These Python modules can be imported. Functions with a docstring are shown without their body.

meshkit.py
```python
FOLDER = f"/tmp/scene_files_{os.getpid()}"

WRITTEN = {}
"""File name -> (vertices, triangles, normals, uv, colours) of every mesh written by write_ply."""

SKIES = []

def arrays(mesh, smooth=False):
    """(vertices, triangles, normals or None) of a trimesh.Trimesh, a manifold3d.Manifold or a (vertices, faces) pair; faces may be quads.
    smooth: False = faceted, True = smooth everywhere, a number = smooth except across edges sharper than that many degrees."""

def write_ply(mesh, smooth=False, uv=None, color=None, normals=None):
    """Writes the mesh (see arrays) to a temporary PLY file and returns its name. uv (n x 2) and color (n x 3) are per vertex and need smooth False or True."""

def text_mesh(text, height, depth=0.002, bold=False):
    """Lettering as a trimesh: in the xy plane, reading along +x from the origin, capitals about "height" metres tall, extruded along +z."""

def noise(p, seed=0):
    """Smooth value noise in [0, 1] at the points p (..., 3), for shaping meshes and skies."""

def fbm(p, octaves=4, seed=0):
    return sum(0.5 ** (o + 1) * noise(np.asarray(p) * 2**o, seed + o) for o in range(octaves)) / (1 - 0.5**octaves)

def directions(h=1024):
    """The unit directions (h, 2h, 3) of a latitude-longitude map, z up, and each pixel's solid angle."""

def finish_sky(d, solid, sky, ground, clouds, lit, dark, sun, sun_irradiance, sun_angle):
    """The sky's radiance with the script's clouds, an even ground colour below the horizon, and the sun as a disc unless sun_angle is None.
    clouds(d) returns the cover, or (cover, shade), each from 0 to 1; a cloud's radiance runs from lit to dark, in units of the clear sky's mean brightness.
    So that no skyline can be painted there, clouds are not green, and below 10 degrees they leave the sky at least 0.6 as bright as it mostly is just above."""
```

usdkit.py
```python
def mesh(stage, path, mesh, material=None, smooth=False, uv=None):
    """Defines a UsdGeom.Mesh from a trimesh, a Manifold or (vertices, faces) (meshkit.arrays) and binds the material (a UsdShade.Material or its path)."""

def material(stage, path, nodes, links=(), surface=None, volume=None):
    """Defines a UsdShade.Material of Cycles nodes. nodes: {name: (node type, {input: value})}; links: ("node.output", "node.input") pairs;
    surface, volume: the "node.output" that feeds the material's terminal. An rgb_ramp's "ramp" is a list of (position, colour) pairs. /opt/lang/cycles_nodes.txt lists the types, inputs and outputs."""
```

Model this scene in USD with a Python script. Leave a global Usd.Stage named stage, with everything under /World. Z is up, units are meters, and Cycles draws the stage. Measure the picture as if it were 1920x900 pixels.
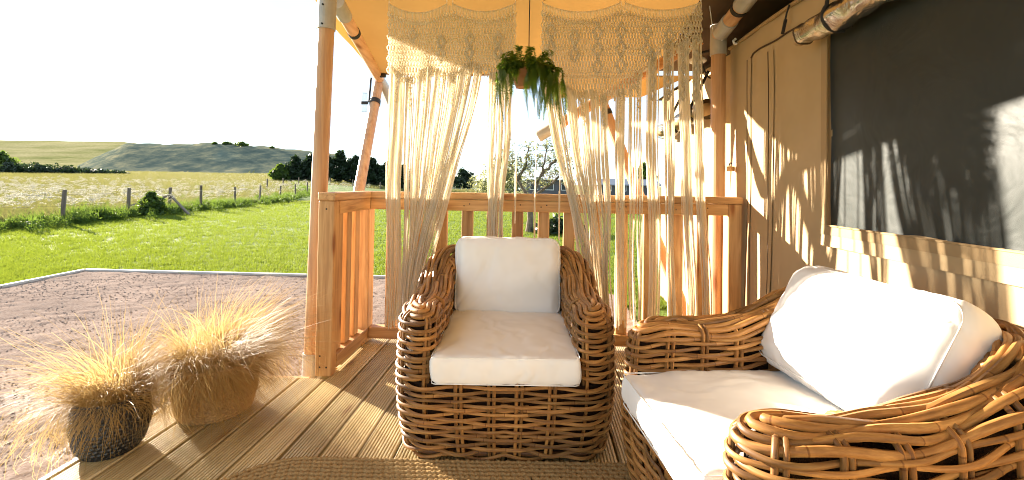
import math
import random
import numpy as np
import trimesh
import usdkit
import meshkit
from meshkit import fbm, noise
from shapely.geometry import box as sbox, Polygon, LineString, Point
from shapely import affinity
from pxr import Usd, UsdGeom, UsdLux, UsdShade, Gf, Sdf, Vt

PI = math.pi
rng = np.random.default_rng(11)
stage = Usd.Stage.CreateInMemory()
UsdGeom.SetStageUpAxis(stage, 'Z')
UsdGeom.SetStageMetersPerUnit(stage, 1.0)
WORLD = UsdGeom.Xform.Define(stage, '/World')
stage.SetDefaultPrim(WORLD.GetPrim())
UsdGeom.Scope.Define(stage, '/World/Looks')

# ------------------------------------------------------------------ camera
EXPOSURE = 2.55
CAM_H = 1.05
yaw, pitch, roll = math.radians(2.9), math.radians(1.0), math.radians(0.9)
fwd = np.array([-math.sin(yaw) * math.cos(pitch), math.cos(yaw) * math.cos(pitch), math.sin(pitch)])
rgt = np.array([math.cos(yaw), math.sin(yaw), 0.0])
upv = np.cross(rgt, fwd)
c_, s_ = math.cos(roll), math.sin(roll)
rgt, upv = c_ * rgt + s_ * upv, -s_ * rgt + c_ * upv
cam = UsdGeom.Camera.Define(stage, '/World/camera')
m4 = Gf.Matrix4d(*rgt, 0, *upv, 0, *(-fwd), 0, 0, 0, CAM_H, 1)
cam.AddTransformOp().Set(m4)
cam.CreateHorizontalApertureAttr(36.0)
cam.CreateVerticalApertureAttr(36.0 * 480 / 1024)
cam.CreateFocalLengthAttr(36.0 * 853 / 1920)
cam.CreateHorizontalApertureOffsetAttr(0.0)
cam.CreateVerticalApertureOffsetAttr(-36.0 * 119.57 / 1920)
cam.CreateClippingRangeAttr(Gf.Vec2f(0.02, 20000))
cam.CreateExposureAttr(EXPOSURE)

# ------------------------------------------------------------------ sun and sky
SUN_EL = math.radians(14.5)
sh = np.array([-0.83, 0.56]); sh /= np.linalg.norm(sh)
SUN = np.array([sh[0] * math.cos(SUN_EL), sh[1] * math.cos(SUN_EL), math.sin(SUN_EL)])
SUN_INT, SKY_STR = 1.25, 0.11
VEIL = (1.42, 1.68, 1.92)      # thin high cloud over the whole sky


def mat(name, nodes, links=(), surface='p.BSDF', volume=None):
    return usdkit.material(stage, '/World/Looks/' + name, nodes, links, surface=surface, volume=volume)


sky_mat = mat('sky_look', {
    'sky': ('sky_texture', {'sky_type': 'single_scattering', 'sun_disc': False, 'sun_elevation': SUN_EL,
                            'sun_rotation': math.atan2(SUN[0], SUN[1]), 'altitude': 50.0, 'air_density': 0.7,
                            'aerosol_density': 0.08, 'ozone_density': 1.0}),
    'tc': ('texture_coordinate', {}), 'mp': ('mapping', {'scale': (1.0, 1.0, 2.6)}),
    'n': ('noise_texture', {'scale': 2.2, 'detail': 6.0, 'roughness': 0.55, 'distortion': 0.5}),
    'r': ('rgb_ramp', {'ramp': [(0.3, (0.68, 0.68, 0.68)), (0.7, (0.96, 0.96, 0.96))]}),
    'mx': ('mix', {'color2': VEIL}),
    'b': ('background_shader', {'strength': SKY_STR})},
    [('tc.generated', 'mp.vector'), ('mp.vector', 'n.vector'), ('n.fac', 'r.fac'), ('r.color', 'mx.fac'),
     ('sky.color', 'mx.color1'), ('mx.color', 'b.color')], surface='b.background')
dome = UsdLux.DomeLight.Define(stage, '/World/sky')
dome.CreateIntensityAttr(1.0)
UsdShade.MaterialBindingAPI.Apply(dome.GetPrim()).Bind(sky_mat)
dome.GetPrim().SetCustomDataByKey('kind', 'structure')
sun = UsdLux.DistantLight.Define(stage, '/World/sun')
sun.CreateIntensityAttr(SUN_INT)
sun.CreateNormalizeAttr(True)
sun.CreateAngleAttr(0.55)
sun.CreateColorAttr(Gf.Vec3f(1.0, 0.885, 0.73))
zq = SUN
xq = np.cross([0, 0, 1], zq); xq /= np.linalg.norm(xq)
yq = np.cross(zq, xq)
sun.AddTransformOp().Set(Gf.Matrix4d(*xq, 0, *yq, 0, *zq, 0, 0, 0, 50, 1))

# ------------------------------------------------------------------ materials
LINKS_P = []


def wood(name, axis, dark, mid, light, rough=0.55, scale=1.0, knots=True, spec=0.4):
    st = {'x': (1.0, 16, 16), 'y': (16, 1.0, 16), 'z': (16, 16, 1.0)}[axis]
    kn = {'x': (2.2, 9, 9), 'y': (9, 2.2, 9), 'z': (9, 9, 2.2)}[axis]
    st = tuple(a * scale for a in st)
    nodes = {
        'tc': ('texture_coordinate', {}), 'oi': ('object_info', {}),
        'sh': ('math', {'math_type': 'multiply', 'value2': 37.0}),
        'cx': ('combine_xyz', {}), 'ad': ('mix', {'mix_type': 'add', 'fac': 1.0}),
        'mp': ('mapping', {'scale': st}), 'n': ('noise_texture', {'scale': 2.6, 'detail': 5.0, 'roughness': 0.6, 'distortion': 0.8}),
        'r': ('rgb_ramp', {'ramp': [(0.28, dark), (0.5, mid), (0.75, light)]}),
        'mk': ('mapping', {'scale': kn}), 'v': ('voronoi_texture', {'scale': 1.0}),
        'kr': ('rgb_ramp', {'ramp': [(0.0, (0.25, 0.11, 0.045)), (0.09, (0.42, 0.21, 0.09)), (0.17, (0.85, 0.78, 0.7)), (0.24, (1, 1, 1)), (1, (1, 1, 1))]}),
        'mk2': ('mix', {'mix_type': 'multiply', 'fac': 0.8 if knots else 0.0}),
        'hv': ('map_range', {'from_min': 0.0, 'from_max': 1.0, 'to_min': 0.82, 'to_max': 1.16}),
        'hs': ('hsv', {}),
        'bp': ('bump', {'strength': 0.25, 'distance': 0.003}),
        'p': ('principled_bsdf', {'roughness': rough, 'specular_ior_level': spec})}
    links = [('oi.random', 'sh.value1'), ('sh.value', 'cx.x'), ('sh.value', 'cx.y'), ('sh.value', 'cx.z'),
             ('tc.object', 'ad.color1'), ('cx.vector', 'ad.color2'), ('ad.color', 'mp.vector'), ('mp.vector', 'n.vector'),
             ('n.fac', 'r.fac'), ('ad.color', 'mk.vector'), ('mk.vector', 'v.vector'), ('v.distance', 'kr.fac'),
             ('r.color', 'mk2.color1'), ('kr.color', 'mk2.color2'), ('oi.random', 'hv.value'), ('hv.result', 'hs.value'),
             ('mk2.color', 'hs.color'), ('hs.color', 'p.base_color'), ('n.fac', 'bp.height'), ('bp.normal', 'p.normal')]
    return mat(name, nodes, links)


PINE = ((0.36, 0.175, 0.065), (0.55, 0.31, 0.125), (0.68, 0.43, 0.20))
M = {}
for ax in 'xyz':
    M['pine_' + ax] = wood('pine_' + ax, ax, *PINE)
M['pole'] = wood('pole_wood', 'z', (0.42, 0.215, 0.105), (0.56, 0.325, 0.165), (0.66, 0.42, 0.235), 0.5, 0.7)
M['pole_y'] = wood('pole_wood_y', 'y', (0.42, 0.215, 0.105), (0.56, 0.325, 0.165), (0.66, 0.42, 0.235), 0.5, 0.7)
M['pole_x'] = wood('pole_wood_x', 'x', (0.40, 0.18, 0.06), (0.52, 0.26, 0.10), (0.62, 0.35, 0.16), 0.5, 0.7)
M['deck'] = wood('deck_wood', 'y', (0.35, 0.25, 0.115), (0.51, 0.40, 0.205), (0.63, 0.52, 0.31), 0.44, 0.6, knots=True, spec=0.9)
M['stake_wood'] = wood('weathered_post_wood', 'z', (0.07, 0.055, 0.04), (0.13, 0.10, 0.075), (0.2, 0.16, 0.12), 0.8)


def simple(name, col, rough=0.6, spec=0.4, metallic=0.0, bump=None, var=None, extra=None):
    nodes = {'p': ('principled_bsdf', {'base_color': col, 'roughness': rough, 'specular_ior_level': spec, 'metallic': metallic, **(extra or {})})}
    links = []
    if bump or var:
        nodes['tc'] = ('texture_coordinate', {})
    if bump:
        sc, st, di = bump
        nodes['bn'] = ('noise_texture', {'scale': sc, 'detail': 4.0, 'roughness': 0.6})
        nodes['bp'] = ('bump', {'strength': st, 'distance': di})
        links += [('tc.object', 'bn.vector'), ('bn.fac', 'bp.height'), ('bp.normal', 'p.normal')]
    if var:
        sc, c2, lo, hi = var
        nodes['vn'] = ('noise_texture', {'scale': sc, 'detail': 4.0, 'roughness': 0.55})
        nodes['vr'] = ('rgb_ramp', {'ramp': [(lo, col), (hi, c2)]})
        links += [('tc.object', 'vn.vector'), ('vn.fac', 'vr.fac'), ('vr.color', 'p.base_color')]
    return mat(name, nodes, links)


def rattan(name, cols):
    nodes = {
        'uv': ('texture_coordinate', {}), 'oi': ('object_info', {}), 'sx': ('separate_xyz', {}),
        'm37': ('math', {'math_type': 'multiply', 'value2': 53.0}),
        'cx': ('combine_xyz', {}), 'ad': ('mix', {'mix_type': 'add', 'fac': 1.0}),
        'mp': ('mapping', {'scale': (9.0, 3.0, 1.0)}), 'n': ('noise_texture', {'scale': 1.0, 'detail': 5.0, 'roughness': 0.65}),
        'r': ('rgb_ramp', {'ramp': [(0.25, cols[0]), (0.48, cols[1]), (0.72, cols[2])]}),
        'ph': ('math', {'math_type': 'multiply_add', 'value2': 4.3}),
        'fr': ('math', {'math_type': 'fraction'}),
        'nr': ('rgb_ramp', {'ramp': [(0.0, (0.42, 0.30, 0.20)), (0.012, (0.45, 0.33, 0.22)), (0.02, (1.15, 1.12, 1.05)), (0.06, (0.95, 0.93, 0.9)), (0.5, (1, 1, 1)), (1, (0.85, 0.82, 0.78))]}),
        'mu': ('mix', {'mix_type': 'multiply', 'fac': 0.85}),
        'hv': ('map_range', {'from_min': 0.0, 'from_max': 1.0, 'to_min': 0.60, 'to_max': 1.35}), 'hs': ('hsv', {}),
        'bn': ('noise_texture', {'scale': 160.0, 'detail': 2.0}), 'bp': ('bump', {'strength': 0.15, 'distance': 0.001}),
        'p': ('principled_bsdf', {'roughness': 0.52, 'specular_ior_level': 0.35, 'coat_weight': 0.05, 'coat_roughness': 0.35, 'diffuse_roughness': 0.5})}
    links = [('oi.random', 'm37.value1'), ('m37.value', 'cx.x'), ('m37.value', 'cx.y'), ('uv.UV', 'ad.color1'), ('cx.vector', 'ad.color2'),
             ('ad.color', 'mp.vector'), ('mp.vector', 'n.vector'), ('n.fac', 'r.fac'), ('uv.UV', 'sx.vector'),
             ('sx.x', 'ph.value1'), ('m37.value', 'ph.value3'), ('ph.value', 'fr.value1'), ('fr.value', 'nr.fac'),
             ('r.color', 'mu.color1'), ('nr.color', 'mu.color2'), ('oi.random', 'hv.value'), ('hv.result', 'hs.value'),
             ('mu.color', 'hs.color'), ('hs.color', 'p.base_color'), ('uv.object', 'bn.vector'), ('bn.fac', 'bp.height'), ('bp.normal', 'p.normal')]
    return mat(name, nodes, links)


M['rattan'] = rattan('rattan_cane', ((0.12, 0.048, 0.014), (0.32, 0.145, 0.038), (0.55, 0.30, 0.09)))
M['rattan_dark'] = rattan('rattan_cane_dark', ((0.09, 0.036, 0.012), (0.20, 0.085, 0.028), (0.33, 0.16, 0.055)))

M['lining'] = simple('dark_cane_lining', (0.035, 0.016, 0.007), 0.8, 0.2, bump=(160, 0.8, 0.01))  # near black, stands in for the shade between the canes
M['cushion'] = mat('cushion_cotton', {
    'tc': ('texture_coordinate', {}), 'mp': ('mapping', {'scale': (900, 900, 900)}), 'w': ('noise_texture', {'scale': 1.0, 'detail': 1.0}),
    'n2': ('noise_texture', {'scale': 9.0, 'detail': 4.0, 'distortion': 0.6}), 'm': ('math', {'math_type': 'multiply_add', 'value2': 0.12}),
    'bp': ('bump', {'strength': 0.3, 'distance': 0.004}),
    'r': ('rgb_ramp', {'ramp': [(0.3, (0.84, 0.82, 0.775)), (0.7, (0.89, 0.875, 0.835))]}),
    'p': ('principled_bsdf', {'roughness': 0.85, 'specular_ior_level': 0.2, 'sheen_weight': 0.15, 'sheen_roughness': 0.4})},
    [('tc.object', 'mp.vector'), ('mp.vector', 'w.vector'), ('tc.object', 'n2.vector'), ('w.fac', 'm.value1'), ('n2.fac', 'm.value3'),
     ('m.value', 'bp.height'), ('bp.normal', 'p.normal'), ('n2.fac', 'r.fac'), ('r.color', 'p.base_color')])


def canvas(name, c1, c2, trans, rough=0.75, weave=500.0, spec=0.3, tcol=None):
    nodes = {
        'tc': ('texture_coordinate', {}), 'n': ('noise_texture', {'scale': 3.0, 'detail': 5.0, 'roughness': 0.6}),
        'r': ('rgb_ramp', {'ramp': [(0.3, c1), (0.7, c2)]}), 'w': ('noise_texture', {'scale': weave, 'detail': 1.0}),
        'n3': ('noise_texture', {'scale': 4.5, 'detail': 3.0, 'distortion': 1.2}),
        'm': ('math', {'math_type': 'multiply_add', 'value2': 0.06}), 'bp': ('bump', {'strength': 0.35, 'distance': 0.02}),
        'p': ('principled_bsdf', {'roughness': rough, 'specular_ior_level': spec}),
        't': ('translucent_bsdf', {'color': tcol or c2}), 'mx': ('mix_closure', {'fac': trans})}
    return mat(name, nodes, [('tc.object', 'n.vector'), ('n.fac', 'r.fac'), ('r.color', 'p.base_color'), ('tc.object', 'w.vector'), ('tc.object', 'n3.vector'),
                             ('w.fac', 'm.value1'), ('n3.fac', 'm.value3'), ('m.value', 'bp.height'), ('bp.normal', 'p.normal'),
                             ('p.BSDF', 'mx.closure1'), ('t.BSDF', 'mx.closure2')], surface='mx.closure')


M['tent'] = canvas('tent_canvas', (0.44, 0.315, 0.165), (0.50, 0.36, 0.20), 0.04)
M['tent_trim'] = canvas('tent_canvas_trim', (0.36, 0.24, 0.115), (0.40, 0.275, 0.14), 0.03)
M['awning'] = canvas('awning_canvas', (0.50, 0.33, 0.13), (0.55, 0.37, 0.15), 0.36, tcol=(0.36, 0.175, 0.042))
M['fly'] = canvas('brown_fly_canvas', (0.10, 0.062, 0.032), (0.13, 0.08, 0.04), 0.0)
M['window_mesh'] = canvas('window_mesh_fabric', (0.022, 0.027, 0.024), (0.028, 0.033, 0.029), 0.0, rough=0.42, weave=900.0, spec=0.28)
M['clear_film'] = mat('clear_plastic_film', {
    'tr': ('transparent_bsdf', {'color': (0.93, 0.92, 0.88)}), 'g': ('glossy_bsdf', {'roughness': 0.2, 'color': (0.55, 0.54, 0.52)}), 'fr': ('fresnel', {'IOR': 1.6}),
    'tc': ('texture_coordinate', {}), 'n': ('noise_texture', {'scale': 14.0, 'detail': 3.0, 'distortion': 2.0}), 'bp': ('bump', {'strength': 0.5, 'distance': 0.012}),
    'mu': ('math', {'math_type': 'multiply_add', 'value2': 1.1, 'value3': 0.05}), 'mx': ('mix_closure', {})},
    [('tc.object', 'n.vector'), ('n.fac', 'bp.height'), ('bp.normal', 'g.normal'), ('bp.normal', 'fr.normal'), ('fr.fac', 'mu.value1'), ('mu.value', 'mx.fac'),
     ('tr.BSDF', 'mx.closure1'), ('g.BSDF', 'mx.closure2')], surface='mx.closure')
M['metal'] = simple('galvanised_sleeve', (0.48, 0.46, 0.42), 0.45, 0.5, 0.25, var=(20, (0.40, 0.385, 0.35), 0.3, 0.7))
M['black'] = simple('black_webbing', (0.018, 0.017, 0.016), 0.6)
M['cord'] = mat('cotton_cord', {
    'tc': ('texture_coordinate', {}), 'oi': ('object_info', {}), 'hv': ('map_range', {'to_min': 0.9, 'to_max': 1.06}), 'hs': ('hsv', {'color': (0.92, 0.87, 0.76)}),
    'n': ('noise_texture', {'scale': 240.0, 'detail': 2.0}), 'bp': ('bump', {'strength': 0.5, 'distance': 0.002}),
    'p': ('principled_bsdf', {'roughness': 0.9, 'specular_ior_level': 0.1, 'sheen_weight': 0.2}), 't': ('translucent_bsdf', {'color': (0.96, 0.91, 0.80)}), 'mx': ('mix_closure', {'fac': 0.6})},
    [('oi.random', 'hv.value'), ('hv.result', 'hs.value'), ('hs.color', 'p.base_color'), ('tc.object', 'n.vector'), ('n.fac', 'bp.height'), ('bp.normal', 'p.normal'),
     ('p.BSDF', 'mx.closure1'), ('t.BSDF', 'mx.closure2')], surface='mx.closure')


def leafy(name, cols, trans=0.4, tcol=None, rough=0.5, isl=True):
    nodes = {'g': ('geometry', {}), 'r': ('rgb_ramp', {'ramp': [(i / (len(cols) - 1), c) for i, c in enumerate(cols)]}),
             'p': ('principled_bsdf', {'roughness': rough, 'specular_ior_level': 0.35}),
             't': ('translucent_bsdf', {'color': tcol or cols[-1]}), 'mx': ('mix_closure', {'fac': trans})}
    return mat(name, nodes, [('g.random_per_island', 'r.fac'), ('r.color', 'p.base_color'), ('p.BSDF', 'mx.closure1'), ('t.BSDF', 'mx.closure2')], surface='mx.closure')


def leafy_inst(name, cols, trans=0.4, tcol=None):
    nodes = {'g': ('object_info', {}), 'r': ('rgb_ramp', {'ramp': [(i / (len(cols) - 1), c) for i, c in enumerate(cols)]}),
             'ge': ('geometry', {}), 'ns': ('noise_texture', {'scale': 0.35, 'detail': 3.0}), 'ad': ('math', {'math_type': 'multiply_add', 'value2': 0.45}),
             'mu': ('math', {'math_type': 'multiply_add', 'value2': 2.2, 'value3': -0.85}),
             'p': ('principled_bsdf', {'roughness': 0.6, 'specular_ior_level': 0.25}),
             't': ('translucent_bsdf', {'color': tcol or cols[-1]}), 'mx': ('mix_closure', {'fac': trans})}
    return mat(name, nodes, [('ge.position', 'ns.vector'), ('ns.fac', 'mu.value1'), ('g.random', 'ad.value1'), ('mu.value', 'ad.value3'), ('ad.value', 'r.fac'), ('r.color', 'p.base_color'),
                             ('p.BSDF', 'mx.closure1'), ('t.BSDF', 'mx.closure2')], surface='mx.closure')


M['fern'] = leafy('fern_leaf', [(0.045, 0.09, 0.012), (0.085, 0.155, 0.018), (0.16, 0.24, 0.03)], 0.55, (0.22, 0.36, 0.03))
M['dry_grass'] = leafy('dry_feather_grass', [(0.36, 0.24, 0.09), (0.54, 0.39, 0.18), (0.64, 0.50, 0.27), (0.72, 0.61, 0.40)], 0.42, (0.64, 0.45, 0.19))
M['tree_dark'] = leafy('dark_hedge_leaf', [(0.012, 0.028, 0.010), (0.022, 0.045, 0.014), (0.035, 0.065, 0.018)], 0.15, (0.05, 0.09, 0.02))
M['tree_green'] = leafy('green_bush_leaf', [(0.04, 0.08, 0.015), (0.07, 0.125, 0.02), (0.11, 0.16, 0.03)], 0.35, (0.18, 0.26, 0.03))
M['olive'] = leafy('olive_leaf', [(0.10, 0.12, 0.05), (0.16, 0.18, 0.08), (0.24, 0.24, 0.12)], 0.35, (0.34, 0.34, 0.14))
M['bark'] = simple('tree_bark', (0.10, 0.075, 0.05), 0.9, 0.2, var=(14, (0.17, 0.135, 0.10), 0.35, 0.65), bump=(40, 0.6, 0.01))
M['terracotta'] = simple('terracotta_pot', (0.42, 0.19, 0.09), 0.8, 0.2, var=(18, (0.52, 0.27, 0.15), 0.3, 0.7))
M['soil'] = simple('potting_soil', (0.05, 0.035, 0.022), 0.95, 0.1, bump=(90, 0.8, 0.01))
M['black_wicker'] = simple('black_basket', (0.012, 0.012, 0.012), 0.28, 0.6)
M['white_rim'] = simple('white_basket_rim', (0.65, 0.62, 0.55), 0.5)
M['seagrass'] = simple('seagrass_basket', (0.34, 0.20, 0.08), 0.75, 0.3, var=(45, (0.50, 0.32, 0.14), 0.3, 0.7))
M['jute'] = simple('jute_braid', (0.30, 0.185, 0.075), 0.95, 0.1, var=(160, (0.48, 0.33, 0.15), 0.3, 0.7), bump=(350, 0.9, 0.004))
M['white_paint'] = simple('white_painted_metal', (0.72, 0.72, 0.70), 0.5)
M['lodge_wall'] = simple('dark_timber_cladding', (0.07, 0.07, 0.075), 0.7)
M['lodge_roof'] = simple('slate_grey_roof', (0.19, 0.21, 0.25), 0.6)
M['lodge_glass'] = simple('dark_window_glass', (0.02, 0.025, 0.03), 0.08, 0.5)
M['edging'] = simple('grey_timber_edging', (0.38, 0.36, 0.33), 0.8, 0.3, var=(6, (0.46, 0.44, 0.41), 0.3, 0.7))

# ------------------------------------------------------------------ helpers: names and prims
USED = {}


def numbered(parent, name):
    k = USED.get((parent, name), 0)
    USED[(parent, name)] = k + 1
    return f'{parent}/{name}' if k == 0 else f'{parent}/{name}_{k:03d}'


def setc(p, **kw):
    for k, v in kw.items():
        if v:
            p.SetCustomDataByKey(k, v)
    return p


def thing(name, label=None, category=None, group=None, kind=None, loc=(0, 0, 0), rz=0.0):
    x = UsdGeom.Xform.Define(stage, numbered('/World', name))
    if any(loc) or rz:
        x.AddTranslateOp().Set(Gf.Vec3d(*map(float, loc)))
        x.AddRotateZOp().Set(float(rz))
    return setc(x.GetPrim(), label=label, category=category, group=group, kind=kind)


def obj(name, m, material, parent=None, smooth=False, uv=None, **kw):
    root = '/World' if parent is None else str(parent.GetPath())
    u = usdkit.mesh(stage, numbered(root, name), m, M[material] if isinstance(material, str) else material, smooth=smooth, uv=uv)
    return setc(u.GetPrim(), **kw)


def copy_of(src, loc, rz, **kw):
    x = UsdGeom.Xform.Define(stage, numbered('/World', src.GetName()))
    x.AddTranslateOp().Set(Gf.Vec3d(*map(float, loc)))
    x.AddRotateZOp().Set(float(rz))
    p = x.GetPrim()
    p.GetReferences().AddInternalReference(src.GetPath())
    p.SetInstanceable(True)
    return setc(p, **kw)


# ------------------------------------------------------------------ helpers: shapes
def cat(ms):
    vs, fs, n = [], [], 0
    for m in ms:
        v, f = (m.vertices, m.faces) if hasattr(m, 'vertices') else m
        v, f = np.asarray(v, float), np.asarray(f, int)
        if f.shape[1] == 4:
            f = np.vstack([f[:, [0, 1, 2]], f[:, [0, 2, 3]]])
        vs.append(v); fs.append(f + n); n += len(v)
    return np.vstack(vs), np.vstack(fs)


def frames(P, closed=False):
    if closed:
        T = np.roll(P, -1, 0) - np.roll(P, 1, 0)
    else:
        T = np.gradient(P, axis=0)
    T /= np.linalg.norm(T, axis=1, keepdims=True) + 1e-12
    a = np.zeros_like(P)
    ref = np.array([0, 0, 1.0]) if abs(T[0, 2]) < 0.9 else np.array([1.0, 0, 0])
    v = ref - T[0] * (ref @ T[0]); v /= np.linalg.norm(v)
    for i in range(len(P)):
        v = v - T[i] * (v @ T[i]); n_ = np.linalg.norm(v)
        v = v / n_ if n_ > 1e-9 else v
        a[i] = v
    return T, a, np.cross(T, a)


def tube(P, r, sides=6, caps=True, want_uv=False, flat=1.0):
    P = np.asarray(P, float)
    n = len(P)
    r = np.broadcast_to(np.asarray(r, float), (n,))
    T, a, b = frames(P)
    m = sides + 1 if want_uv else sides
    ang = np.arange(m) * 2 * PI / sides
    V = P[:, None] + r[:, None, None] * (np.cos(ang)[None, :, None] * a[:, None] + flat * np.sin(ang)[None, :, None] * b[:, None])
    i, j = np.meshgrid(np.arange(n - 1), np.arange(sides), indexing='ij')
    j2 = j + 1 if want_uv else (j + 1) % sides
    q = np.stack([i * m + j, i * m + j2, (i + 1) * m + j2, (i + 1) * m + j], -1).reshape(-1, 4)
    V = V.reshape(-1, 3)
    F = np.vstack([q[:, [0, 1, 2]], q[:, [0, 2, 3]]])
    if caps:
        k = len(V)
        V = np.vstack([V, P[:1], P[-1:]])
        jj = np.arange(sides); jn = jj + 1 if want_uv else (jj + 1) % sides
        F = np.vstack([F, np.stack([np.full(sides, k), jn, jj], 1), np.stack([np.full(sides, k + 1), (n - 1) * m + jj, (n - 1) * m + jn], 1)])
    if want_uv:
        s = np.concatenate([[0], np.cumsum(np.linalg.norm(np.diff(P, axis=0), axis=1))])
        uv = np.stack(np.broadcast_arrays(s[:, None], np.arange(m)[None] / sides), -1).reshape(-1, 2)
        if caps:
            uv = np.vstack([uv, [[0, 0.5]], [[s[-1], 0.5]]])
        return V, F, uv
    return V, F


def cbox(lo, hi, ch=0.003):
    """a box with chamfered edges"""
    lo, hi = np.asarray(lo, float), np.asarray(hi, float)
    pts = []
    for sx in (0, 1):
        for sy in (0, 1):
            for sz in (0, 1):
                c = np.where([sx, sy, sz], hi, lo)
                d = np.where([sx, sy, sz], -1, 1) * ch
                for k in range(3):
                    e = d.copy(); e[k] = 0
                    pts.append(c + e)
    h = trimesh.PointCloud(np.array(pts)).convex_hull
    return np.array(h.vertices), np.array(h.faces)


def beam(p0, p1, w, t, ch=0.003, side=(1, 0, 0)):
    p0, p1 = np.asarray(p0, float), np.asarray(p1, float)
    L = np.linalg.norm(p1 - p0); z = (p1 - p0) / L
    x = np.asarray(side, float); x = x - z * (x @ z); x /= np.linalg.norm(x)
    y = np.cross(z, x)
    v, f = cbox((-w / 2, -t / 2, 0), (w / 2, t / 2, L), ch)
    return p0 + v[:, :1] * x + v[:, 1:2] * y + v[:, 2:] * z, f


def pole(p0, p1, r, sides=16, n=8, seed=0):
    p0, p1 = np.asarray(p0, float), np.asarray(p1, float)
    t = np.linspace(0, 1, n)[:, None]
    return tube(p0 + (p1 - p0) * t, r, sides)


def lathe(profile, n=40, loc=(0, 0, 0)):
    pr = np.asarray(profile, float)
    a = np.arange(n) * 2 * PI / n
    V = np.stack([pr[:, 0][:, None] * np.cos(a), pr[:, 0][:, None] * np.sin(a), np.broadcast_to(pr[:, 1][:, None], (len(pr), n))], -1).reshape(-1, 3)
    i, j = np.meshgrid(np.arange(len(pr) - 1), np.arange(n), indexing='ij')
    q = np.stack([i * n + j, i * n + (j + 1) % n, (i + 1) * n + (j + 1) % n, (i + 1) * n + j], -1).reshape(-1, 4)
    return V + np.asarray(loc, float), np.vstack([q[:, [0, 1, 2]], q[:, [0, 2, 3]]])


def grid(X, Y, Z):
    V = np.stack([X, Y, Z], -1)
    n, m = X.shape
    i, j = np.meshgrid(np.arange(n - 1), np.arange(m - 1), indexing='ij')
    q = np.stack([i * m + j, (i + 1) * m + j, (i + 1) * m + j + 1, i * m + j + 1], -1).reshape(-1, 4)
    return V.reshape(-1, 3), np.vstack([q[:, [0, 1, 2]], q[:, [0, 2, 3]]])


def extrude(poly, z0, z1):
    m = trimesh.creation.extrude_polygon(poly, z1 - z0, engine='earcut')
    m.apply_translation([0, 0, z0])
    return np.array(m.vertices), np.array(m.faces)


def instancer(name, protos, pos, yaw_, scl, idx=None, lean=None, parent=None, **kw):
    root = '/World' if parent is None else str(parent.GetPath())
    pi = UsdGeom.PointInstancer.Define(stage, numbered(root, name))
    rel = pi.CreatePrototypesRel()
    for i, (m, material) in enumerate(protos):
        u = usdkit.mesh(stage, f'{pi.GetPath()}/shape_{i + 1}', m, M[material] if isinstance(material, str) else material)
        rel.AddTarget(u.GetPath())
    n = len(pos)
    pi.CreatePositionsAttr(Vt.Vec3fArray.FromNumpy(np.asarray(pos, np.float32)))
    idx = rng.integers(0, len(protos), n) if idx is None else idx
    pi.CreateProtoIndicesAttr(Vt.IntArray.FromNumpy(np.asarray(idx, np.int32)))
    s = np.asarray(scl, np.float32)
    if s.ndim == 1:
        s = np.repeat(s[:, None], 3, 1)
    pi.CreateScalesAttr(Vt.Vec3fArray.FromNumpy(np.ascontiguousarray(s)))
    q = Vt.QuathArray([Gf.Quath(float(math.cos(a / 2)), 0.0, 0.0, float(math.sin(a / 2))) for a in yaw_])
    pi.CreateOrientationsAttr(q)
    return setc(pi.GetPrim(), **kw)


def lerp(a, b, t):
    return np.asarray(a, float) + (np.asarray(b, float) - np.asarray(a, float)) * t


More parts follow.
